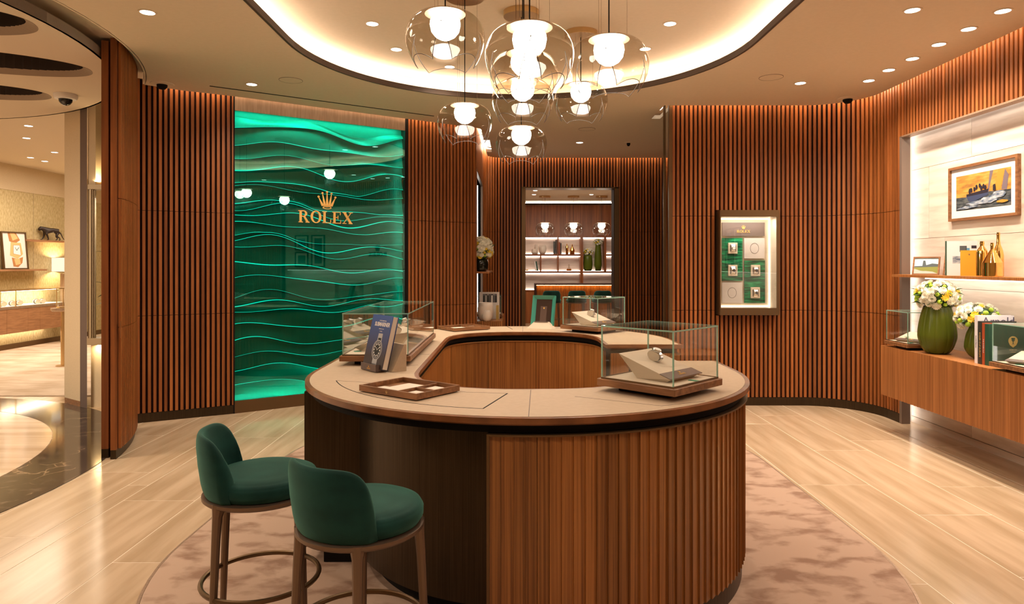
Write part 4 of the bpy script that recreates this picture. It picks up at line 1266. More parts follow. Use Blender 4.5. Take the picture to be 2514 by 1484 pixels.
# ================================================================= BAR STOOLS
def stool_meshes():
    def seat(u, v):
        a = 2 * PI * u
        # v 0..1 : bottom centre -> rim -> top centre
        prof = [(0, .0), (.155, .0), (.188, .006), (.200, .026), (.201, .048), (.192, .064), (.165, .075), (.09, .081), (0, .082)]
        k = v * (len(prof) - 1); i = min(int(k), len(prof) - 2); f = k - i
        r = prof[i][0] + (prof[i + 1][0] - prof[i][0]) * f; z = prof[i][1] + (prof[i + 1][1] - prof[i][1]) * f
        return (r * 1.02 * math.cos(a), r * 1.0 * math.sin(a) - .008, .643 + z)
    sm = B().grid(seat, 48, 24, wrap=True).mesh('seat', M['green_velvet'], 'all')
    AM = R(60)
    def back(u, v):
        # u along the arc (-1..1), v round the section
        s = (u - .5) * 2
        a = PI / 2 + s * AM
        e = abs(s)
        k = max(0.0, 1 - e ** 6.5)
        top = .668 + .212 * k ** .75 + .002
        bot = .644
        lean = .028 * k
        th = .021
        n = 2 * PI * v
        hz = (top - bot) / 2
        cz = (top + bot) / 2
        cs, sn = math.cos(n), math.sin(n)
        rz = math.copysign(abs(sn) ** (.5 if hz > .03 else 1), sn) * hz
        rr = math.copysign(abs(cs) ** .8, cs) * th * (1.0 - .2 * abs(sn))
        r = .194 + rr + lean * (cz + rz - bot) / .25
        if e > .86: r -= (e - .86) * .12
        return (r * 1.03 * math.cos(a), r * math.sin(a) - .008, cz + rz)
    bm_ = B().grid(back, 56, 20).mesh('backrest', M['green_velvet'], 'all')
    rim = B(); rim.lathe([(.150, .624), (.200, .624), (.209, .632), (.209, .643), (.200, .646), (.150, .646)], seg=48)
    rm = rim.mesh('seat_frame', M['stool_metal'], True)
    legs = []
    for a in (45, 135, 225, 315):
        ca, sa = math.cos(R(a)), math.sin(R(a))
        pts = [(.186 * ca, .186 * sa, .640), (.194 * ca, .194 * sa, .60), (.200 * ca, .200 * sa, .52), (.213 * ca, .213 * sa, .25), (.224 * ca, .224 * sa, .011)]
        legs.append(B().tube(pts, [.026, .0175, .0155, .013, .0105], 10).mesh('leg', M['stool_metal'], True))
    ring = B().tube([(.212 * math.cos(2 * PI * k / 48), .212 * math.sin(2 * PI * k / 48), .312) for k in range(48)], .0095, 8, closed=True).mesh('foot_ring', M['frame_bronze'], True)
    return sm, bm_, rm, legs, ring
SM = stool_meshes()
def stool(label, loc, rotz, group='green velvet bar stools at the counter'):
    t = thing('bar_stool', label, 'stool', loc, rotz, group)
    link('seat', SM[0], t); link('backrest', SM[1], t); link('seat_frame', SM[2], t)
    for l in SM[3]: link('leg', l, t)
    link('foot_ring', SM[4], t)
    return t
stool('green velvet bar stool farther from the camera, behind the front stool', (-.955, 2.60, 0), R(106))
stool('green velvet bar stool nearest the camera, in front of the counter', (-.503, 2.265, 0), R(145))

# ================================================================= PENDANT LAMPS
def pendant_meshes():
    prof = []
    # half profile: r/R and z/H, from the top rim to the open bottom
    key = [(.50, 1.0), (.60, .985), (.74, .93), (.87, .83), (.96, .68), (1.0, .52), (.985, .36), (.945, .22), (.88, .10), (.80, .0)]
    RR, HH = .19, .232
    def prof_at(v):
        k = v * (len(key) - 1); i = min(int(k), len(key) - 2); f = k - i
        p0 = key[max(i - 1, 0)]; p1 = key[i]; p2 = key[i + 1]; p3 = key[min(i + 2, len(key) - 1)]
        c = lambda q: .5 * (2 * p1[q] + (p2[q] - p0[q]) * f + (2 * p0[q] - 5 * p1[q] + 4 * p2[q] - p3[q]) * f * f + (3 * p1[q] - p0[q] - 3 * p2[q] + p3[q]) * f ** 3)
        return c(0) * RR, c(1) * HH
    def petal(pet):
        a0 = pet * 2 * PI / 3
        def fn(u, v):
            r, z = prof_at(v)
            t = min(max((HH * .56 - z) / (HH * .56), 0), 1)
            gap = R(19) * t ** 1.15
            half = PI / 3 - gap
            s = (u - .5) * 2
            # round the lower corners
            dz = (.022 - .036 * (1 - s * s)) * t
            rr = r - t * t * .016 * abs(s) ** 2
            a = a0 + s * half
            return (rr * math.cos(a), rr * math.sin(a), z - dz + .0)
        return fn
    glass = []
    for p in range(3):
        fn = petal(p)
        glass.append((B().grid(fn, 20, 22).mesh('glass_petal', M['smoke'], 'all'),
                      B().tube([fn(0, v / 16) for v in range(7, 17)] + [fn(u / 14, 1) for u in range(1, 14)] + [fn(1, v / 16) for v in range(16, 6, -1)], .0016, 5).mesh('petal_edge', M['smoke_edge'], 'all')))
    hub = B().lathe([(.0001, HH + .006), (.075, HH + .006), (.098, HH + .001), (.098, HH - .003), (.034, HH - .008), (.034, HH - .02), (.0001, HH - .02)], seg=32).mesh('top_disc', M['bronze_lt'], True)
    bulb = B().lathe([(.058, HH - .012), (.070, HH - .03), (.073, HH - .052), (.066, HH - .085), (.048, HH - .108), (.024, HH - .122), (.0001, HH - .126)], seg=32).mesh('opal_bulb', M['bulb'], 'all')
    lens = B().lathe([(.02, .0), (.035, .012), (.033, .03), (.012, .042), (.0001, .044)], seg=16)
    return glass, hub, bulb
PMESH = pendant_meshes()
CZP = UZ - .042
def pendant(label, x, D, px, py_top, dia, ceil_z=CZP, group='glass pendant lamps over the counter', rot=0):
    s = dia / .38
    X = (px - 1257) * D / 1676
    z = 1.5 + (649 - py_top) * D / 1676 - .238 * s
    t = thing('glass_pendant_lamp', label, 'pendant lamp', (X, D, z), R(rot), group)
    hs = []
    for g, e in PMESH[0]:
        a = link('glass_petal', g, t); a.scale = (s, s, s)
        c = link('petal_edge', e, a)
    a = link('top_disc', PMESH[1], t); a.scale = (s, s, s)
    a = link('opal_bulb', PMESH[2], t); a.scale = (s, s, s)
    zt = .238 * s; L_ = ceil_z - z
    B().tube([(.0, 0, zt), (0, 0, L_)], .0032 * s, 6).out('power_cable', M['black'], t)
    for a in (30, 150, 270):
        B().tube([(.085 * s * math.cos(R(a)), .085 * s * math.sin(R(a)), zt - .002), (.085 * s * math.cos(R(a)), .085 * s * math.sin(R(a)), L_)], .0008, 4).out('suspension_wire', M['frame_bronze'], t)
    B().lathe([(.0001, L_), (.132, L_), (.134, L_ + .002), (.134, L_ + .041), (.0001, L_ + .041)], seg=40).out('ceiling_canopy', M['brass'], t, smooth=True)
    return t
NOTCH = 210  # turns one gap between petals towards the camera
pendant('large glass petal pendant lamp at the left of the cluster, beside the largest', 0, 3.28, 1093, 31, .382, rot=NOTCH)
pendant('glass petal pendant lamp that shows largest, in the middle of the cluster', 0, 2.92, 1300, 64, .383, rot=NOTCH)
pendant('large glass petal pendant lamp at the right of the cluster', 0, 3.28, 1495, 94, .382, rot=NOTCH - 12)
pendant('glass pendant lamp directly behind the largest one, upper of two hidden there', 0, 3.8, 1286, 128, .381, rot=NOTCH)
pendant('glass pendant lamp under the largest one, lower of two hidden there', 0, 4.2, 1283, 196, .379, rot=NOTCH)
pendant('glass pendant lamp tucked under the right-hand large lamp', 0, 5.5, 1426, 206, .433, rot=NOTCH)
pendant('small-looking glass pendant lamp hanging in front of the slats at left', 0, 4.7, 1141, 257, .381, rot=NOTCH)
pendant('lowest glass pendant lamp, hanging over the doorway view', 0, 5.05, 1280, 312, .383, rot=NOTCH)

# ================================================================= DOWNLIGHTS AND CEILING FITTINGS
DL = B().lathe([(.046, .002), (.058, .0), (.058, -.003), (.046, -.003), (.044, .004)], seg=28).mesh('trim_ring', M['ceiling'], True)
DE = B().lathe([(.0001, .001), (.0455, .001)], seg=28).mesh('lamp_lens', M['lamp'], fix=False)
def downlight(px, py, z, label, w=None, big=1.0, where=None, group='round recessed downlights'):
    if where: X, Y = where
    else:
        D = (z - 1.5) * 1676 / (649 - py); X, Y = (px - 1257) * D / 1676, D
    t = thing('recessed_downlight', label, 'downlight', (X, Y, z - .001), 0, group)
    a = link('trim_ring', DL, t); c = link('lamp_lens', DE, t)
    a.scale = (big, big, 1); c.scale = (big, big, 1); c.location = (0, 0, -.003)
    add_light('downlight_beam', 'SPOT', (X, Y, z - .012), (w or DOWN_W), WARM, spot_size=R(140), spot_blend=1, shadow_soft_size=.045)
    return t
spec = [(362, 30, 'farthest left downlight, over the floor before the sliding doors'), (618, 207, 'downlight beside the black air slot before the green panel'),
        (2240, 25, 'downlight near the top edge of the picture, single one left of the right-hand row'), (2462, 27, 'downlight nearest the camera in the row along the niche wall'),
        (2378, 71, 'second downlight from the camera in the row along the niche wall'), (2305, 109, 'third downlight from the camera in the row along the niche wall'),
        (2240, 144, 'fourth downlight from the camera in the row along the niche wall'), (2182, 172, 'fifth downlight from the camera in the row along the niche wall'),
        (2133, 198, 'last downlight of the niche wall row, by the black dome camera'), (1965, 204, 'downlight alone before the slatted wall above the wall showcase'),
        (1423, 350, 'small downlight in the far passage before the doorway')]
for px, py, lab in spec: downlight(px, py, H, lab)
for px, py, lab in [(914, 58, 'left downlight in the raised ceiling, nearer the camera'), (973, 121, 'left downlight in the raised ceiling, farther from the camera'),
                    (1645, 58, 'right downlight in the raised ceiling, clear of the lamps'), (1584, 120, 'right downlight in the raised ceiling, partly behind a pendant'),
                    (1104, 164, 'downlight in the raised ceiling seen through the left pendant')]:
    downlight(px, py, UZ, lab)
# lamps behind and above the camera
for i, (x, y) in enumerate([(-2.2, 2.6), (-.9, 1.0), (1.0, 1.0), (2.6, 2.4), (2.6, .6), (-2.6, .6), (0.0, -1.2)]):
    downlight(0, 0, H, ['downlight above the picture over the front stools', 'downlight above the camera, left of it', 'downlight above the camera, right of it', 'unseen downlight over the niche end of the room', 'downlight beside the camera over the console end', 'downlight beside the camera on the lobby side', 'downlight behind the camera'][i], where=(x, y), w=DOWN_W)
for i, (px, py) in enumerate([(70, 309), (65, 339), (75, 387), (110, 396), (134, 374)]):
    downlight(px, py, 3.255, ['top', 'second', 'lower left', 'lowest', 'lower right'][i] + ' small downlight in the neighbouring shop ceiling', w=40, group='downlights of the neighbouring shop')
def speaker(px, py, lab, r=.105):
    D = 1.67 * 1676 / (649 - py); X = (px - 1257) * D / 1676
    t = thing('ceiling_speaker', lab, 'ceiling speaker', (X, D, H), 0, 'flush round ceiling speakers')
    B().lathe([(r, .001), (r, -.003), (r - .004, -.003), (r - .004, .001)], seg=36).out('rim', M['ring_edge'], t)
    B().lathe([(.0001, -.002), (r - .004, -.002)], seg=36).out('grille', M['ceiling'], t, fix=False)
speaker(714, 197, 'flush round ceiling speaker before the green panel')
speaker(1893, 190, 'flush round ceiling speaker before the slatted right wall')
speaker(1441, 317, 'flush round ceiling speaker in the far passage')
def domecam(px, py, z, lab, r=.055, white=False):
    D = (z - 1.5) * 1676 / (649 - py); X = (px - 1257) * D / 1676
    t = thing('dome_camera', lab, 'security camera', (X, D, z), 0)
    if white:
        B().lathe([(.0001, .0), (.10, 0), (.10, -.028), (.09, -.045), (.06, -.048), (.0001, -.048)], seg=28).out('housing', M['white'], t, smooth=True)
        B().lathe([(.058, -.047), (.055, -.07), (.04, -.092), (.02, -.104), (.0001, -.107)], seg=24).out('dome', plain('smoked_dome', (.02, .02, .02), .08), t, smooth='all')
    else:
        B().lathe([(.0001, 0), (r * 1.9, 0), (r * 1.8, -.006), (r, -.010), (.0001, -.01)], seg=28).out('housing', M['ceiling'], t, smooth=True)
        B().lathe([(r * .85, -.008), (r * .8, -.03), (r * .5, -.048), (.0001, -.054)], seg=24).out('dome', M['black'], t, smooth='all')
domecam(398, 206, H, 'black dome security camera above the left slatted wall')
domecam(2081, 242, H, 'black dome security camera above the curved right slats')
domecam(1543, 350, H, 'small dome security camera in the far passage', .03)
domecam(161, 232, LZ, 'white housed dome security camera above the linen pillar', white=True)

# ================================================================= FLOWERS AND VASES
def bloom_mesh(mat, r=.03, petals=10, rings=4):
    b = B()
    b.ball((0, 0, .004), r * .55, 8, 5, .7)
    for k in range(rings):
        rr = r * (1 - .2 * k); up = .12 + .28 * k
        for i in range(petals):
            a = 2 * PI * (i + .5 * k) / petals; w = R(15)
            z0 = .004 + r * .10 * k
            b.add([(rr * .25 * math.cos(a), rr * .25 * math.sin(a), z0), (rr * .8 * math.cos(a - w), rr * .8 * math.sin(a - w), z0 + rr * up * .8),
                   (rr * math.cos(a), rr * math.sin(a), z0 + rr * up * 1.2), (rr * .8 * math.cos(a + w), rr * .8 * math.sin(a + w), z0 + rr * up * .8)], [(0, 1, 2, 3)])
    return b.mesh('bloom', mat, fix=False)
BL = {'w': bloom_mesh(M['petal_w'], .036, 12), 'y': bloom_mesh(M['petal_y'], .030, 8, 3), 'g': B().ball((0, 0, .006), .017, 10, 7).mesh('bloom', M['petal_g'], 'all')}
LF = B().add([(0, 0, 0), (.012, .03, .006), (0, .075, -.004), (-.012, .03, .006)], [(0, 1, 2, 3)]).mesh('leaf', M['leaf'], fix=False)
def bouquet(label, loc, rx, rz, n=60, seed=1, group=None, s=1.0, mix='wwwwwgyg'):
    """domed flower arrangement; loc = centre of the dome"""
    t = thing('flower_arrangement', label, 'flowers', loc, 0, group)
    rn = random.Random(seed)
    B().ball((0, 0, 0), 1, 14, 10).xf(Matrix.Diagonal((rx * .8, rx * .8, rz * .8, 1))).out('foliage_core', M['leaf'], t, smooth='all')
    for i in range(n):
        ph = i * 2.39996; cz = 1 - 1.65 * (i + .5) / n
        sr = math.sqrt(max(0, 1 - cz * cz))
        d = Vector((sr * math.cos(ph), sr * math.sin(ph), cz))
        d = (d + Vector((rn.uniform(-.06, .06), rn.uniform(-.06, .06), rn.uniform(-.06, .06)))).normalized()
        k = rn.choice(mix)
        o = link('bloom', BL[k], t, (d.x * rx * .9, d.y * rx * .9, d.z * rz * .9))
        o.rotation_euler = d.to_track_quat('Z', 'Y').to_euler(); f = s * rn.uniform(.85, 1.15); o.scale = (f, f, f)
    for i in range(max(8, n // 4)):
        a = rn.uniform(0, 2 * PI); z = rn.uniform(-.5, .5)
        o = link('leaf', LF, t, (rx * .8 * math.cos(a), rx * .8 * math.sin(a), rz * z))
        o.rotation_euler = (rn.uniform(-.5, .5), rn.uniform(-.5, .5), a - PI / 2); o.scale = (s, s, s)
    return t
def vase(label, loc, prof, ribs=12, mat='vase', cat='vase', amp=.055, group=None):
    t = thing('ribbed_glass_vase', label, cat, loc, 0, group)
    rm_ = (lambda a: 1 - amp + amp * abs(math.cos(a * ribs / 2)) ** .5 * 1.0) if ribs else None
    pr_ = []
    for i in range(len(prof) - 1):
        p0, p1, p2, p3 = prof[max(i - 1, 0)], prof[i], prof[i + 1], prof[min(i + 2, len(prof) - 1)]
        for f in (0, .25, .5, .75):
            if i in (0, 1) or i > len(prof) - 6: pr_.append((p1[0] + (p2[0] - p1[0]) * f, p1[1] + (p2[1] - p1[1]) * f)); continue
            pr_.append(tuple(max(1e-4, .5 * (2 * p1[q] + (p2[q] - p0[q]) * f + (2 * p0[q] - 5 * p1[q] + 4 * p2[q] - p3[q]) * f * f + (3 * p1[q] - p0[q] - 3 * p2[q] + p3[q]) * f ** 3)) for q in (0, 1)))
    pr_.append(prof[-1])
    b = B(); b.lathe(pr_, seg=max(ribs * 12, 32), rmod=rm_)
    b.out('vase_body', M[mat], t, smooth='all')
    return t
def vprof(h, r, rb, rt, t=.006):
    P_ = [(.0001, .002), (rb * .8, .0), (rb, .008), (rb + (r - rb) * .5, h * .12), (r * .97, h * .3), (r, h * .42), (r * .95, h * .6), (r * .85, h * .8), (rt * 1.05, h * .95), (rt, h),
          (rt - t, h), (r * .85 - t, h * .8), (r - t, h * .42), (rb, h * .08), (.0001, h * .06)]
    return P_
vase('large ribbed olive glass vase on the right-hand console', (3.50, 5.62, ZT), vprof(.385, .142, .085, .10), 10)
bouquet('domed bouquet of white chrysanthemums and lime buttons in the large olive vase', (3.50, 5.62, ZT + .47), .165, .125, 78, 4)
vase('smaller round olive glass vase behind the row of books', (3.62, 5.28, ZT), vprof(.25, .105, .05, .07), 10)
bouquet('low bouquet of white roses and lime buttons in the smaller olive vase', (3.60, 5.28, ZT + .32), .150, .10, 52, 9)

# ---- showcase boxes on the console
def ccase(label, x0, x1, y0, y1, gh):
    t, zz = case(label, ((x0 + x1) / 2, (y0 + y1) / 2, ZT), 0, x1 - x0, y1 - y0, .030, .022, gh, 'glass display cases on the console')
    return t, zz
t, zz = ccase('glass display case at the far end of the console, left of the large vase', 3.35, 3.73, 5.79, 6.15, .272)
wedge('dark banded cream watch wedge in the far console case', (3.54, 5.97, ZT + zz), R(-60), .26, .24, .07, True)
wa = watch(None, (3.60, 5.95, ZT + zz + .045), (0, 0, R(30)), 1.2, 'darkgrey', True, 'wristwatch', 'dark watch on a cushion in the far console case', 'watches in the glass cases')
for p_, l_ in (((3.42, 5.86), 'front'), ((3.46, 5.98), 'rear')):
    tag(B().box(-.02, .02, -.013, .013, 0, .002).out('green_tag', M['green_tag'], None, loc=(*p_, ZT + zz + (.001 if l_ == 'front' else .040)), rot=R(20)), 'green tag in the far console case, the %s one' % l_, 'tag', 'green tags in the cases')
t, zz = ccase('glass display case on the console, cut by the right edge of the picture', 3.345, 3.735, 4.40, 4.79, .272)
wedge('dark banded cream watch wedge in the console case cut by the picture edge', (3.54, 4.62, ZT + zz), R(-60), .26, .24, .07, True)
tag(B().box(-.022, .022, -.014, .014, 0, .002).out('green_tag', M['green_tag'], None, loc=(3.42, 4.60, ZT + zz + .001), rot=R(-20)), 'green tag in the console case cut by the picture edge', 'tag', 'green tags in the cases')

# ---- books standing on the console, spines towards the room
def book(label, loc, rotz, w, h, th, mat, pages='paper', group='books standing on the console', spine=None, spmat='white', cover=None):
    """local: width along x (spine at -x), thickness along y, front cover at -y"""
    t = thing('hardcover_book', label, 'book', loc, rotz, group)
    B().box(0, w, 0, .003, 0, h).box(0, .003, .003, th - .003, 0, h).box(0, w, th - .003, th, 0, h).out('cover', M[mat], t)
    B().box(.003, w - .005, .003, th - .003, .004, h - .004).out('pages', M[pages], t)
    if spine: lettering('spine_lettering', spine, th * .5, M[spmat], t, (-.0005, th / 2, h * .45), rot=(PI / 2, R(90), -PI / 2), ext=.0003)
    return t
M['bk_white'] = plain('book_white', (.74, .72, .76), .4); M['bk_dark'] = plain('book_dark', (.03, .035, .03), .4); M['bk_red'] = plain('book_rust', (.38, .07, .02), .5); M['bk_green'] = plain('book_green', (.012, .075, .045), .5)
M['bk_navy'] = plain('letter_navy', (.07, .06, .12), .5)
x0 = 3.44
bkw = book('tall white book with large navy name on its cover, rearmost of the console books', (x0, 5.045, ZT), 0, .27, .355, .032, 'bk_white', spine='Arnold Palmer', spmat='bk_navy')
lettering('cover_lettering', 'Arnold', .085, M['bk_navy'], bkw, (.155, -.001, .31), ext=.0003)
lettering('cover_lettering', 'Palmer', .085, M['bk_navy'], bkw, (.155, -.001, .235), ext=.0003)
bkd = book('dark olive hardcover next to the tall white book on the console', (x0, 5.000, ZT), 0, .255, .315, .040, 'bk_dark', spine='RYDER CUP EUROPE', spmat='p_gold')
book('thin rust-red hardcover between the dark and the green book', (x0, 4.968, ZT), 0, .25, .305, .028, 'bk_red', spine='THE RYDER CUP', spmat='bk_white')
bkg = book('green hardcover with a gold shield emblem, frontmost of the console books', (x0, 4.925, ZT), 0, .265, .300, .040, 'bk_green')
b = B(); cx2, cz2 = .175, .175
b.xprism([(cx2 + .034 * math.cos(R(a)), cz2 + .006 + .034 * math.sin(R(a))) for a in range(-20, 201, 20)] + [(cx2 - .022, cz2 - .026), (cx2, cz2 - .042), (cx2 + .022, cz2 - .026)], -.0006, 0)
b.out('emblem', M['p_gold'], bkg)
b = B(); b.xprism([(cx2 - .014, cz2 + .028), (cx2 + .014, cz2 + .028), (cx2 + .010, cz2 + .006), (cx2 + .003, cz2), (cx2 + .003, cz2 - .014), (cx2 + .009, cz2 - .018), (cx2 - .009, cz2 - .018), (cx2 - .003, cz2 - .014), (cx2 - .003, cz2), (cx2 - .010, cz2 + .006)], -.0011, -.0005)
b.out('emblem_cup', M['bk_green'], bkg)
lettering('cover_lettering', 'RYDER CUP', .010, M['p_gold'], bkg, (cx2, -.001, cz2 - .060), ext=.0002); lettering('cover_lettering', 'A HISTORY', .008, M['p_gold'], bkg, (cx2, -.001, cz2 - .075), ext=.0002)

# ---- shelf objects
SZ = 1.406
def at_x(px, X): return X * 1676 / (px - 1257)
M['p_sky2'] = pm('print_pale_sky', (.45, .62, .70)); M['p_town'] = pm('print_town', (.08, .10, .11)); M['p_field'] = pm('print_field', (.20, .22, .05)); M['p_road'] = pm('print_road', (.45, .42, .38))
t, bx = frame_thing('small_photo_frame', 'small teak photo frame with a city view, first on the niche shelf', .215, .165, (3.66, 6.05, SZ), R(-50), fw=.011, dep=.014, matw=.002, tilt=R(-14), cat='photo frame')
artwork(t, bx, [(SQ, M['p_sky2']), ([(0, .40), (1, .45), (1, .62), (.75, .66), (.5, .55), (.45, .85), (.36, .85), (.34, .5), (0, .48)], M['p_town']), ([(0, 0), (1, 0), (1, .45), (0, .40)], M['p_field']), ([(0, 0), (1, 0), (.8, .12), (.2, .22), (0, .3)], M['p_road']), (blob(.5, .22, .3, .06), M['p_field'])])
B().add([(-.02, .014, .0), (.02, .014, .0), (.02, .075, .015), (-.02, .075, .015), (0, .014, .13)], [(0, 1, 4), (1, 2, 4), (2, 3, 4), (3, 0, 4), (3, 2, 1, 0)]).out('easel_back', M['black'], t)
t, bx = frame_thing('small_photo_frame', 'small teak photo frame half hidden behind the large book on the shelf', .17, .205, (3.70, 5.72, SZ), R(-55), fw=.012, dep=.014, matw=.002, tilt=R(-14), cat='photo frame')
artwork(t, bx, [(SQ, M['p_dark']), ([(.1, .1), (.6, .1), (.55, .5), (.2, .4)], M['p_sail2']), (blob(.5, .7, .15, .1), M['p_blue'])])
bkl = book('large white picture book with green spine on the niche shelf', (3.60, 5.66, SZ), R(-22), .225, .285, .030, 'bk_white', group='books on the niche shelf')
B().box(-.002, .004, -.001, .031, 0, .286).out('green_spine', M['bk_green'], bkl)
b = B()
for (x, z, w_, h_, c) in [(.12, .22, .025, .025, 'p_town'), (.15, .215, .015, .012, 'p_blue'), (.195, .235, .018, .012, 'p_dark'), (.08, .13, .035, .03, 'p_foam'), (.13, .16, .02, .04, 'p_foam'), (.2, .14, .02, .02, 'p_blue'), (.21, .03, .015, .015, 'p_dark')]:
    b.add([(x - w_, -.0008, z - h_), (x + w_, -.0008, z - h_), (x + w_, -.0008, z + h_), (x - w_, -.0008, z + h_)], [(0, 1, 2, 3)], M[c])
b.out('cover_print', None, bkl, fix=False)
M['mustard'] = plain('mustard_card', (.62, .33, .03), .45)
gb = book('slim mustard yellow booklet leaning in front of the large book', (3.615, 5.50, SZ), R(-16), .118, .205, .010, 'mustard', group='books on the niche shelf')
b = B(); crown(b, .06, .165, .014, -.0012, 0); b.out('crown_emblem', M['taupe'], gb)
def bottle(label, px, X, prof, mat='gold', group='gold bottles on the niche shelf', z=SZ):
    t = thing('gold_bottle', label, 'bottle', (X, at_x(px, X), z), 0, group)
    B().lathe(prof, seg=36).out('bottle_body', M[mat], t, smooth=14)
    nr = prof[-2][0]
    B().lathe([(nr + .0015, prof[-1][1] - .022), (nr + .002, prof[-1][1] - .018), (nr + .0015, prof[-1][1] - .014)], seg=24).out('neck_ring', M[mat], t)
    return t
bottle('gold bottle with shoulders, left of the three gold bottles on the shelf', 2411, 3.66, [(.0001, 0), (.038, 0), (.040, .004), (.040, .175), (.036, .200), (.022, .222), (.0145, .235), (.0145, .272), (.0001, .272)])
bottle('wide cone-shouldered gold bottle, front of the three on the shelf', 2436, 3.62, [(.0001, 0), (.064, 0), (.066, .003), (.066, .105), (.012, .205), (.0115, .255), (.0001, .255)])
bottle('tall slim-necked gold bottle, tallest of the three on the shelf', 2451, 3.74, [(.0001, 0), (.034, 0), (.036, .004), (.036, .16), (.03, .20), (.015, .245), (.0115, .28), (.011, .338), (.0001, .338)])
# ================================================================= FAR PASSAGE: SMALL NICHE ON THE LEFT
nf = thing('wall_passage_niche', kind='structure')
B().box(-.63, -.60, 8.70, 10.42, 0, 2.9).out('stone_panel', M['stone'], nf)
B().box(-.516, -.446, 10.40, 10.42, 0, 2.70).out('side_reveal', M['reveal'], nf)
B().box(-.516, -.446, 8.70, 8.72, 0, 2.70).out('side_reveal', M['reveal'], nf)
B().box(-.56, -.446, 8.70, 10.42, 2.70, 2.72).out('top_reveal', M['bronze_lt'], nf)
B().box(-.598, -.594, 10.30, 10.41, 0, 2.9).box(-.598, -.518, 10.392, 10.398, 0, 2.9).out('led_strip', M['nicheled'], nf)
sc_ = thing('passage_console', 'fluted teak console under the narrow niche of the far passage', 'console', (-.36, 9.5, 0))
B().box(-.235, .225, -.70, .70, .34, .765).out('cabinet_body', M['console_wood'], sc_)
fm2 = B().prism([(-.012, 0), (.012, 0), (.010, -.010), (.0, -.014), (-.010, -.010)], .34, .765).mesh('flute_strip', M['console_wood'])
for i in range(19): link('flute_strip', fm2, sc_, (-.22 + .0245 * i, -.70, 0), 0)
for i in range(52): link('flute_strip', fm2, sc_, (.225, -.69 + .0265 * i, 0), PI / 2)
ps = thing('passage_shelf', 'small teak shelf in the narrow niche of the far passage', 'shelf', (-.45, 9.4, 1.382))
B().box(-.145, .16, -.75, .8, 0, .023).out('shelf_board', M['console_wood'], ps)
v = thing('round_dark_vase', 'round black glazed vase on the passage shelf', 'vase', (-.40, 8.75, 1.406))
B().lathe([(.0001, 0), (.07, .0), (.095, .03), (.10, .09), (.092, .15), (.08, .16), (.07, .15), (.0001, .12)], seg=28).out('vase_body', plain('black_glaze', (.008, .010, .006), .08), v, smooth='all')
bouquet('round bouquet of white and yellow flowers on the passage shelf', (-.39, 8.75, 1.406 + .28), .145, .16, 105, 21, mix='wwywwyg', s=1.05)
v = thing('white_ceramic_vase', 'taller white ceramic vase on the passage console', 'vase', (-.345, 8.90, ZT), 0, 'white vases on the passage console')
B().lathe([(.0001, 0), (.06, 0), (.09, .04), (.105, .11), (.10, .18), (.088, .235), (.083, .235), (.09, .18), (.09, .06), (.0001, .03)], seg=36).out('vase_body', M['porcelain'], v, smooth='all')
v = thing('white_ceramic_vase', 'short white ceramic vase in front of the taller one on the passage console', 'vase', (-.325, 8.83, ZT), 0, 'white vases on the passage console')
B().lathe([(.0001, 0), (.04, 0), (.062, .03), (.066, .065), (.055, .11), (.042, .14), (.038, .14), (.05, .10), (.0001, .03)], seg=32).out('vase_body', M['porcelain'], v, smooth='all')
t = thing('photo_plaque', 'white plaque with a black and white group photograph on the passage console', 'picture', (-.30, 9.10, ZT + .004), R(4))
t.rotation_euler = (R(-6), 0, R(4))
B().box(-.135, .135, 0, .014, 0, .36).out('plaque', M['white'], t)
pp = [([(-.0, 0), (1, 0), (1, 1), (0, 1)], pm('print_mid_grey', (.22, .21, .22)))]
for k in range(7): pp.append(([(.03 + .14 * k, 0), (.15 + .14 * k, 0), (.14 + .14 * k, .8 + .08 * (k % 3)), (.05 + .14 * k, .8 + .08 * (k % 2))], [K_, G1_, K_, G2_, W_, G2_, K_][k])); pp.append((blob(.1 + .14 * k, .9, .04, .07, 8), [G2_, K_, G1_][k % 3]))
artwork(t, (-.09, .10, .22, .335, 0), pp)
tag(B().box(0, .05, 0, .012, 0, .19).out('yellow_booklet', M['p_gold'], None, loc=(-.20, 9.03, ZT), rot=R(60)), 'narrow ochre booklet behind the white vases on the passage console', 'book')
t, zz = case('glass display case at the far end of the passage console', (-.335, 9.45, ZT), 0, .40, .40, .03, .022, .25, 'glass display cases on the console')
wedge('cream watch wedge inside the passage glass case', (-.335, 9.45, ZT + zz), R(30), .22, .22, .07, False)

# ================================================================= DOORWAY TO THE BACK ROOM
dw = thing('door_1', kind='structure')
b = B().box(.150, .212, 10.765, 10.80, 0, 2.72)
b.out('door_jamb', M['frame_bronze'], dw)
B().box(.206, .214, 10.78, 11.05, 0, 2.70).out('door_lining', M['darkcard'], dw)
B().box(1.615, 1.69, 10.765, 10.80, 0, 2.72).out('door_jamb', M['frame_bronze'], dw)
B().box(1.608, 1.616, 10.78, 11.05, 0, 2.70).out('door_lining', M['darkcard'], dw)
B().box(.15, 1.69, 10.765, 11.05, 2.70, 2.712).out('door_head', M['frame_bronze'], dw)
wbk = thing('wall_back_outer', kind='structure')
B().box(-1.8, .2, 10.92, 11.0, 0, 3.3).box(1.69, 4.2, 10.92, 11.0, 0, 3.3).box(.2, 1.69, 10.92, 11.0, 2.72, 3.3).out('partition', M['door_wood'], wbk)
B().box(-1.8, -1.75, 11, 17.6, 0, 3.3).box(4.15, 4.2, 11, 17.6, 0, 3.3).out('room_side', M['door_wood'], wbk)
cb = tag(B().box(-1.8, 4.2, 11.0, 16.7, 3.05, 3.09).out('ceiling_back_room', M['ceiling']), kind='structure')
tag(B().box(-1.8, 4.2, 16.7, 17.6, 3.20, 3.24).out('ceiling_back_cove', M['ceiling']), kind='structure')
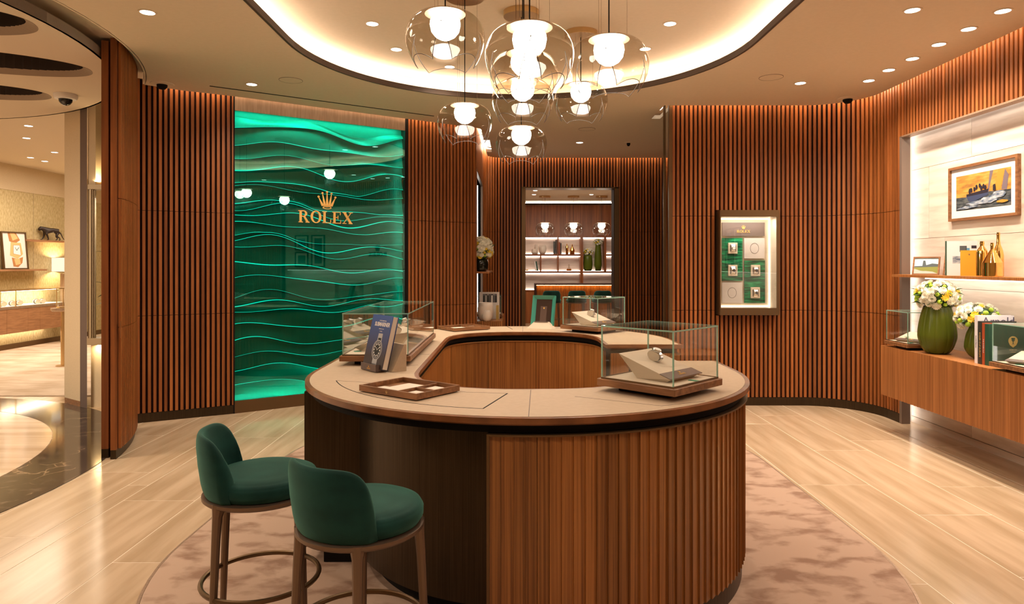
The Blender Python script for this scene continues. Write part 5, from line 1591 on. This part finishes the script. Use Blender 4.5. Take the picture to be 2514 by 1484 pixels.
YB = 17.3
SCL = YB / 1676
def bx_(px): return (px - 1257) * SCL
def bz_(py): return 1.5 - (py - 649) * SCL
bw_ = thing('wall_far', kind='structure')
B().box(-1.8, 4.2, YB, YB + .3, bz_(581), 3.0).out('upper_panelling', M['door_wood'], bw_)
B().box(-1.8, 4.2, YB - .02, YB + .3, 3.0, 3.04).out('cove_shelf', M['bronze'], bw_)
B().box(-1.8, 4.2, YB + .1, YB + .14, 3.06, 3.07).out('cove_led_strip', M['cove'], bw_)
B().box(-1.8, 4.2, YB + .33, YB + .38, 0, 3.3).out('stone_back', M['stone'], bw_)
B().box(-1.8, 4.2, YB, YB + .3, 0, bz_(713)).out('lower_panelling', M['door_wood'], bw_)
bk_ = thing('back_room_bookcase', 'lit teak bookcase with travertine back seen through the doorway', 'bookcase', (bx_(1400), YB, 0))
ox = bx_(1400)
def shelfb(px0, px1, py0, py1, nm='shelf'):
    B().box(bx_(px0) - ox, bx_(px1) - ox, -.01 if nm == 'shelf' else -.007, .30, bz_(py1), bz_(py0)).out(nm, M['door_wood'], bk_)
shelfb(1240, 1560, 580, 583); shelfb(1240, 1425, 624, 628.6); shelfb(1488, 1560, 624, 628.6); shelfb(1240, 1560, 666.5, 671)
shelfb(1368.6, 1371.7, 583, 667, 'divider'); shelfb(1424.7, 1431.7, 583, 713, 'divider'); shelfb(1483, 1488.5, 583, 667, 'divider'); shelfb(1326, 1329, 628, 667, 'divider')
shelfb(1240, 1560, 713, 716)
B().box(bx_(1284) - ox, bx_(1506) - ox, .31, .325, bz_(712), bz_(583)).out('stone_back', M['stone'], bk_)
for py in (583, 628.6, 671):
    for a, c in (((1284, 1424), (1489, 1506)) if py == 628.6 else ((1284, 1506),)):
        B().box(bx_(a) - ox, bx_(c) - ox, .285, .30, bz_(py) - .012, bz_(py)).out('led_strip', M['shelfled'], bk_)
for py in (624, 666.5, 713):
    for a, c in (((1284, 1424), (1489, 1506)) if py == 624 else ((1284, 1506),)):
        B().box(bx_(a) - ox, bx_(c) - ox, .285, .30, bz_(py), bz_(py) + .010).out('led_strip', M['shelfled'], bk_)
add_light('back_room_lamp', 'AREA', (1.0, 14.2, 3.0), 60, WARM, shape='RECTANGLE', size=3, size_y=3)
# things on it
def bobj(name, label, cat, px, pyb, prof, mat, group=None, smooth='all'):
    t = thing(name, label, cat, (bx_(px), YB + .14, bz_(pyb)), 0, group)
    k = 1.0
    B().lathe([(r * SCL, z * SCL) for r, z in prof], seg=24).out('body', M[mat], t, smooth=smooth)
    return t
bobj('white_jar', 'small round white jar, leftmost on the top bookcase shelf', 'jar', 1311, 624, [(.01, 0), (4, 0), (6.5, 5), (5.5, 11), (4.5, 13), (.01, 13)], 'porcelain')
bobj('white_jar', 'tall white bottle-shaped jar between two round jars on the bookcase', 'jar', 1317, 624, [(.01, 0), (4, 0), (4.5, 14), (3.6, 24), (.01, 24)], 'porcelain')
bobj('white_jar', 'largest round white jar on the top bookcase shelf', 'jar', 1332.5, 624, [(.01, 0), (6, 0), (9.5, 7), (9.5, 15), (8, 22), (7, 22), (.01, 19)], 'porcelain')
bobj('gold_bottle', 'slim gold bottle on the bookcase', 'bottle', 1393, 624, [(.01, 0), (3.3, 0), (3.3, 18), (1.4, 22), (1.2, 25), (.01, 25)], 'gold')
bobj('gold_bottle', 'wide gold bottle on the bookcase', 'bottle', 1406, 624, [(.01, 0), (6, 0), (6, 10), (1.5, 19), (1.2, 24), (.01, 24)], 'gold')
bobj('ribbed_glass_vase', 'squat olive glass vase with flowers in the bookcase', 'vase', 1445, 666, [(.01, 0), (8, 0), (11, 6), (11.5, 20), (10, 35), (9, 39), (8, 39), (.01, 36)], 'vase')
bobj('ribbed_glass_vase', 'tall slender olive glass vase with flowers in the bookcase', 'vase', 1470, 666, [(.01, 0), (7, 0), (9.5, 15), (8.5, 40), (6.5, 62), (6.5, 66), (5, 66), (.01, 60)], 'vase')
bouquet('white and yellow bouquet on the squat bookcase vase', (bx_(1446), YB + .14, bz_(619)), .12, .09, 34, 5, mix='wwwy')
bouquet('white and yellow bouquet on the tall bookcase vase', (bx_(1470), YB + .14, bz_(595)), .11, .08, 30, 6, mix='wwwyg')
bobj('decanter', 'glass decanter with amber liquid on the bookcase', 'decanter', 1398, 666, [(.01, 0), (7, 0), (6, 6), (2, 9), (1.5, 17), (.01, 17)], 'smoke')
o = B().lathe([(.0001, 0), (.062, 0), (.058, .05), (.0001, .05)], seg=20).out('amber_liquid', plain('amber', (.55, .16, .02), .2), bpy.data.objects.get('decanter'), smooth=True); o.location = (0, 0, .003)
for i, (px, hh, w_, m_) in enumerate([(1361.5, 31, 3.6, 'bk_dark'), (1366, 35, 3.0, 'taupe'), (1374, 29, 3.6, 'bk_red'), (1377.8, 27, 2.4, 'bk_dark')]):
    t = thing('bookcase_book', ['dark book left of the divider', 'grey taller book against the divider', 'brown book right of the divider', 'thin dark book right of the brown book'][i] + ' on the top bookcase shelf', 'book', (bx_(px), YB + .06, bz_(624)), 0, 'books in the bookcase')
    B().box(-w_ / 2 * SCL, w_ / 2 * SCL, 0, .2, 0, hh * SCL).out('cover', M[m_], t)
for i, px in enumerate((1317, 1320.5)):
    t = thing('bookcase_book', ['left', 'right'][i] + ' of the two grey books leaning on the middle bookcase shelf', 'book', (bx_(px), YB + .06, bz_(666)), 0, 'books in the bookcase')
    t.rotation_euler = (0, R(-9), 0)
    B().box(-.014, .014, 0, .2, 0, .25).out('cover', M[['white', 'bk_green'][i]], t)
tag(B().box(-.03, .03, -.03, .03, 0, .035).out('amber_box', M['p_gold'], None, loc=(bx_(1294), YB + .1, bz_(666))), 'tiny amber box at the left of the middle bookcase shelf', 'box')
# bar counter
bar = thing('back_room_bar', 'teak bar counter with amber lit front in the back room', 'bar counter', (1.45, 15.6, 0))
kz = lambda py: 1.5 - (py - 649) * 15.6 / 1676
kx = lambda px: (px - 1257) * 15.6 / 1676 - 1.45
B().box(kx(1313), 2.4, -.12, .5, kz(700), kz(697)).out('bar_top', M['backing'], bar)
B().box(kx(1313), kx(1316.5), -.12, .5, 0, kz(700)).out('bar_end', M['backing'], bar)
B().box(kx(1316.5), 2.4, .10, .14, 0, kz(700)).out('bar_front', M['counter_wood'], bar)
for i in range(64): link('bar_slat', slat_mesh(.02, 1.02, .014, .012), bar, (kx(1317) + .016 + i * .034, .085, 0))
B().box(kx(1317), 2.4, .02, .05, kz(700) - .012, kz(700) - .002).out('led_strip', M['amber'], bar)
for px, lb in ((1354, 'left'), (1416, 'middle'), (1479, 'right')):
    o = stool('dark green stool at the back room bar, %s of three' % lb, ((px - 1257) * 14.4 / 1676, 14.5, 0), 0, 'bar stools in the back room')
    o.scale = (1.05, 1.05, 1.07); o.rotation_euler[2] = PI
for i, px in enumerate((1338, 1408, 1477)):
    pendant(['left', 'middle', 'right'][i] + ' of the three glass pendant lamps in the back room', 0, 15.5, px, 547, .43, 3.05 - .042, 'glass pendants in the back room', NOTCH)
for px, py in ((1314, 468), (1311, 478), (1452, 478)):
    D = 1.55 * 1676 / (649 - py)
    downlight(0, 0, 3.05, 'small downlight in the back room ceiling, ' + {468: 'nearer one', 478: 'farther left one' if px < 1400 else 'farther right one'}[py], where=((px - 1257) * D / 1676, D), w=60, group='downlights of the back room')

# ================================================================= NEIGHBOURING SHOP ON THE LEFT
XW = -8.8
ws = thing('wall_shop_left', kind='structure')
B().box(XW - .06, XW, 6.5, 15.2, 0, 2.80).out('gold_wallcovering', M['goldpaper'], ws)
for y in (9.9, 12.55, 14.2): B().box(XW, XW + .001, y, y + .004, .12, 2.8).out('cover_seam', M['taupe'], ws)
B().box(XW - .04, XW + .01, 6.5, 15.2, 2.80, 3.26).out('linen_frieze', M['linen'], ws)
B().box(XW, XW + .02, 6.5, 15.2, 0, .10).out('skirting', M['frame_bronze'], ws)
w2 = thing('wall_shop_far', kind='structure')
B().box(-8.9, -4.0, 14.95, 15.0, 0, 3.3).out('gold_wallcovering', M['goldpaper'], w2)
tag(B().box(-3.80, -3.74, 7.2, 15, 0, 3.3).out('wall_shop_right', M['linen']), kind='structure')
tag(B().box(-8.78, -4.6, 7.75, 14.9, .001, .010).out('shop_carpet', M['shopcarpet']), 'pale beige carpet of the neighbouring shop', 'carpet')
pl = thing('pillar', kind='structure')
A_, Bp, Cp = (-4.83, 7.37), (-4.53, 7.16), (-4.41, 7.085)
B().prism([A_, Bp, (Bp[0] - .33, Bp[1] + .5), (A_[0] - .33, A_[1] + .5)], .06, 3.26).out('linen_cladding', M['linen'], pl)
B().prism([A_, Bp, (Bp[0] - .33, Bp[1] + .5), (A_[0] - .33, A_[1] + .5)], 0, .058).out('skirting', M['base_wood'], pl)
B().prism([(Bp[0] + .003, Bp[1] - .002), Cp, (Cp[0] - .33, Cp[1] + .5), (Bp[0] - .33, Bp[1] + .5)], 0, 3.26).out('taupe_strip', M['taupe'], pl)
# display window between the pillar and the doors
dwn = thing('window_1', kind='structure')
yw = 7.10
B().box(-4.41, -3.9, yw + .05, yw + .14, 0, .66).out('lower_panel', M['linen'], dwn)
B().box(-4.41, -3.9, yw - .02, yw + .14, .66, .73).out('window_sill', M['champagne'], dwn)
B().box(-4.41, -3.9, yw - .01, yw + .14, 2.28, 2.33).out('window_head', M['champagne'], dwn)
B().box(-4.41, -3.9, yw + .12, yw + .14, 2.33, 3.2).out('upper_panel', M['linen'], dwn)
B().box(-4.41, -4.33, yw, yw + .12, 2.33, 3.2).out('corner_panel', M['linen'], dwn)
for x, w_, d_ in ((-4.412, .036, .0), (-4.372, .010, .01), (-4.358, .008, .02)): B().box(x, x + w_, yw + d_, yw + .04, .73, 2.28).out('window_frame', M['champagne'], dwn)
B().box(-4.348, -3.9, yw + .02, yw + .026, .73, 2.28).out('window_pane', M['clear'], dwn)
B().box(-4.33, -3.9, yw + .5, yw + .52, .5, 2.5).out('window_backing', plain('pale_blue_grey', (.42, .44, .42), .6), dwn)
add_light('window_fill', 'AREA', (-4.15, 7.3, 2.2), 5, COOL, size=.2)  # fill light added inside the window, no fixture there
add_light('apron_lamp', 'AREA', (-4.3, 7.115, .652), 1.2, (1, .75, .4), size=.08)
add_light('upper_panel_lamp', 'AREA', (-4.3, 7.13, 2.36), 1.5, (1, .75, .4), size=.08, rot=(PI, 0, 0))
pt = thing('potted_palm', 'green palm behind the shop display window', 'plant', (-4.24, 7.33, .731))
B().lathe([(.0001, 0), (.07, 0), (.09, .16), (.08, .16), (.0001, .14)], seg=20).out('planter', M['goldpaper'], pt, smooth=True)
rn = random.Random(5)
fr_ = B()
n_ = 10
fr_.add([(0, 0, 0), (.014, .10, .03), (.016, .2, .02), (.010, .3, -.03), (0, .36, -.08), (-.010, .3, -.03), (-.016, .2, .02), (-.014, .10, .03)], [(0, 1, 7), (1, 2, 6, 7), (2, 3, 5, 6), (3, 4, 5)])
fm_ = fr_.mesh('frond', M['leaf'], fix=False)
for i in range(34):
    o = link('frond', fm_, pt, (rn.uniform(-.02, .02), rn.uniform(-.02, .02), .15 + .75 * i / 34))
    o.rotation_euler = (rn.uniform(.2, 1.1), rn.uniform(-.3, .3), rn.uniform(0, 6.28)); o.scale = (.9, rn.uniform(.45, .75), 1)
B().tube([(0, 0, .1), (0, 0, .9)], .01, 6).out('stem', M['leaf'], pt)
# wall cabinet with glass counter
wcab = thing('shop_wall_cabinet', 'long floating wood cabinet with glass counter case in the neighbouring shop', 'cabinet', (XW, 11.7, 0))
def cab(x0, x1, y0, y1, z0, z1, nm, mat): B().box(x0 - XW, x1 - XW, y0 - 11.7, y1 - 11.7, z0, z1).out(nm, M[mat], wcab)
for y0, y1 in zip((7.6, 8.9, 10.2, 11.35, 11.85, 12.15), (8.9, 10.2, 11.35, 11.85, 12.15, 12.85)): cab(XW + .01, -8.40, y0 + .002, y1 - .002, .335, .74, 'door_front', 'shop_wood')
cab(XW + .01, -8.395, 7.6, 12.86, .742, .785, 'counter_top', 'bronze_lt')
cab(XW + .01, -8.42, 7.6, 12.82, .786, .792, 'white_pad', 'white')
cab(XW + .01, -8.39, 7.6, 12.86, 1.045, 1.062, 'top_rail', 'brass')
cab(XW + .06, -8.46, 7.6, 12.8, 1.036, 1.044, 'led_strip', 'shopled')
for y in (9.0, 10.4, 11.2, 11.55, 12.84): cab(-8.41, -8.395, y, y + .015, .786, 1.045, 'post', 'brass')
cab(-8.406, -8.402, 7.6, 12.84, .79, 1.04, 'glass_front', 'clear')
cab(XW + .05, XW + .10, 7.6, 12.8, .30, .31, 'led_strip', 'shopled')
for i, y in enumerate((11.15, 11.40, 11.62, 11.78, 12.22, 12.36)):
    t = thing('cuff_watch', 'wristwatch on a pale cuff in the shop counter case, %s from the left' % ['first', 'second', 'third', 'fourth', 'fifth', 'sixth'][i], 'watch', (-8.52, y, .793), R(75), 'watches in the shop counter case')
    B().xprism([(.052 * math.cos(a), .040 + .042 * math.sin(a)) for a in [2 * PI * k / 16 for k in range(16)]], -.05, .02).out('cuff', M['cream_lt'], t)
    B().xprism([(.056 * math.cos(a), .040 + .046 * math.sin(a)) for a in [2 * PI * k / 16 for k in range(16)]], -.03, .0).out('strap', M['darkgrey'], t)
    B().lathe([(.0001, 0), (.02, 0), (.02, .006), (.0001, .006)], (0, -.015, .086), 14).out('watch_case', M['chrome'], t)
def wshelf(label, y0, y1, z, dep, th):
    t = thing('shop_shelf', label, 'shelf', (XW, (y0 + y1) / 2, z - th)); h_ = (y1 - y0) / 2
    B().box(0, dep, -h_, h_, 0, th).out('shelf_board', M['shop_wood'], t)
wshelf('lower wood shelf on the gold wall, under the watch picture', 9.2, 12.57, 1.41, .24, .03)
wshelf('upper wood shelf on the gold wall, under the panther figure', 12.15, 13.4, 1.945, .2, .035)
fy = 11.93
t = thing('leaning_picture', 'framed picture of a gold rectangular watch leaning on the lower shop shelf', 'picture', (XW + .15, fy, 1.412), R(88))
t.rotation_euler = (R(-6), 0, R(76))
W_f, H_f = .46, .66
b = B()
for pts in ([(-W_f / 2, 0), (W_f / 2, 0), (W_f / 2 - .02, .02), (-W_f / 2 + .02, .02)], [(-W_f / 2, H_f), (W_f / 2, H_f), (W_f / 2 - .02, H_f - .02), (-W_f / 2 + .02, H_f - .02)],
            [(-W_f / 2, 0), (-W_f / 2, H_f), (-W_f / 2 + .02, H_f - .02), (-W_f / 2 + .02, .02)], [(W_f / 2, 0), (W_f / 2, H_f), (W_f / 2 - .02, H_f - .02), (W_f / 2 - .02, .02)]):
    b.xprism(pts, 0, .03)
b.out('frame', M['frame_bronze'], t)
pg, pgd = pm('print_gold_light', (.75, .45, .2)), pm('print_gold_dark', (.45, .2, .07))
pw = pm('print_ivory', (.75, .70, .66))
artwork(t, (-W_f / 2 + .02, W_f / 2 - .02, .02, H_f - .02, .02), [(SQ, pw), ([(.25, 1), (.62, 1), (.78, .8), (.55, .70), (.3, .76)], pgd), ([(.35, 1), (.55, 1), (.70, .85), (.45, .78)], pg), ([(.28, .36), (.36, .74), (.80, .72), (.86, .40), (.6, .26)], pg),
     ([(.42, .40), (.45, .66), (.76, .66), (.78, .36)], pgd), ([(.44, .41), (.47, .65), (.74, .65), (.76, .37)], W_), ([(.59, .50), (.61, .50), (.70, .58), (.69, .60)], K_), ([(.59, .50), (.61, .51), (.53, .60), (.52, .59)], K_),
     ([(.35, .30), (.6, .26), (.85, .32), (.8, .15), (.6, .03), (.4, .05)], pgd), ([(.45, .26), (.7, .27), (.72, .12), (.5, .08)], pg)])
# table lamp, round table with a glass dome
t = thing('table_lamp', 'glowing white drum table lamp at the end of the shop cabinet', 'lamp', (-8.57, 13.1, .0))
B().lathe([(.22, 1.36), (.22, 1.62), (.218, 1.62), (.218, 1.36)], seg=32).out('lamp_shade', M['lampshade'], t, smooth=True)
B().box(-.06, .06, -.06, .06, 0, 1.32).out('lamp_base', M['bronze_lt'], t)
B().tube([(0, 0, 1.32), (0, 0, 1.5)], .01, 8).out('lamp_stem', M['brass'], t)
add_light('table_lamp_glow', 'POINT', (-8.57, 13.1, 1.50), 22, (1, .72, .38), shadow_soft_size=.08)
t = thing('round_pedestal_table', 'slim bronze round pedestal table beside the linen pillar', 'table', (-6.57, 10.0, .010))
B().lathe([(.0001, .80), (.14, .80), (.16, .82), (.16, .85), (.0001, .85)], seg=32).out('table_top', M['bronze_lt'], t, smooth=True)
B().tube([(0, 0, .004), (0, 0, .80)], .035, 14).out('pedestal', M['brass'], t, smooth=True)
B().lathe([(.0001, 0), (.10, 0), (.10, .012), (.0001, .012)], seg=28).out('foot', M['brass'], t)
t = thing('glass_cylinder_case', 'small glass cylinder case on the round pedestal table', 'display case', (-6.55, 10.0, .860))
B().lathe([(.10, .0), (.10, .28)], seg=32).out('glass_cylinder', M['clear'], t, smooth='all')
B().lathe([(.0001, .28), (.105, .28), (.105, .30), (.0001, .30)], seg=32).out('lid', M['brass'], t, smooth=True)
B().lathe([(.0001, .0), (.105, .0), (.105, .02), (.0001, .02)], seg=32).out('base_ring', M['brass'], t, smooth=True)
for k in range(4): B().tube([(.102 * math.cos(R(45 + 90 * k)), .102 * math.sin(R(45 + 90 * k)), .02), (.102 * math.cos(R(45 + 90 * k)), .102 * math.sin(R(45 + 90 * k)), .28)], .006, 6).out('post', M['brass'], t)
# panther figure: one skinned body
def skinned(name, joints, edges, radii, mat, parent=None, sub=2):
    me = bpy.data.meshes.new(name); me.from_pydata(joints, edges, [])
    o = bpy.data.objects.new(name, me); COL.objects.link(o)
    sk = o.modifiers.new('skin', 'SKIN'); sk.use_smooth_shade = True
    for i, v_ in enumerate(me.skin_vertices[0].data):
        r = radii[i]; v_.radius = r if hasattr(r, '__len__') else (r, r); v_.use_root = (i == 0)
    o.modifiers.new('sub', 'SUBSURF').levels = sub; o.modifiers['sub'].render_levels = sub
    dg = bpy.context.evaluated_depsgraph_get()
    m2 = bpy.data.meshes.new_from_object(o.evaluated_get(dg)); m2.name = name
    bpy.data.objects.remove(o)
    m2.materials.clear(); m2.materials.append(mat)
    m2.polygons.foreach_set('use_smooth', [True] * len(m2.polygons))
    o = bpy.data.objects.new(name, m2); COL.objects.link(o); o.parent = parent
    return o
# local: head towards -x, length about .5 m
J = [(.10, 0, .205), (.0, 0, .20), (-.10, 0, .205), (-.165, 0, .24), (-.215, 0, .235), (-.25, 0, .195),      # spine, neck, head, muzzle
     (.17, 0, .185), (.215, 0, .13), (.25, 0, .06), (.285, 0, .012),                                       # rump, tail
     (-.115, .032, .13), (-.125, .034, .07), (-.165, .034, .012), (-.19, .034, .010),                       # front leg forward
     (-.10, -.032, .13), (-.075, -.034, .07), (-.06, -.034, .012), (-.085, -.034, .010),
     (.135, .034, .12), (.155, .036, .075), (.205, .036, .050), (.215, .036, .012), (.19, .036, .010),
     (.115, -.034, .12), (.095, -.036, .075), (.125, -.036, .045), (.11, -.036, .012), (.085, -.036, .010)]
E_ = [(0, 1), (1, 2), (2, 3), (3, 4), (4, 5), (0, 6), (6, 7), (7, 8), (8, 9), (2, 10), (10, 11), (11, 12), (12, 13), (2, 14), (14, 15), (15, 16), (16, 17), (6, 18), (18, 19), (19, 20), (20, 21), (21, 22), (6, 23), (23, 24), (24, 25), (25, 26), (26, 27)]
Rr = [.052, .050, .058, .042, .044, .026, .046, .012, .009, .008, .024, .016, .011, .013, .024, .016, .011, .013, .028, .019, .011, .010, .013, .028, .019, .011, .010, .013]
t = thing('panther_figure', 'dark bronze walking panther figure on the upper shop shelf', 'figurine', (XW + .15, 12.80, 1.947), R(60))
t.scale = (.84, .84, .92)
pb = skinned('panther_body', J, E_, Rr, plain('dark_bronze_cast', (.035, .022, .018), .35, .4), t)
for s_ in (-1, 1): B().lathe([(.014, 0), (.010, .012), (.0001, .02)], seg=8).out('ear', pb.data.materials[0], t, loc=(-.205, .022 * s_, .258))
# area fills for shop and lobby, added without any fixture
add_light('shop_fill_lamp', 'AREA', (-6.6, 11.2, 3.2), 100, (1, .85, .66), shape='RECTANGLE', size=2.5, size_y=4)
add_light('lobby_fill', 'AREA', (-6.2, 3.6, 3.05), 170, (1, .82, .62), shape='RECTANGLE', size=1.4, size_y=1.2)  # added fill that brightens the lobby and pillar, no real lamp

for x_, y_ in ((-5.15, 5.9), (-6.9, 5.2)):  # unseen downlights added to brighten the linen pillar
    downlight(0, 0, LZ, 'added unseen downlight in the lobby ceiling, ' + ('nearer the pillar' if x_ > -6 else 'beyond the picture edge'), where=(x_, y_), w=50, group='added downlights of the lobby')
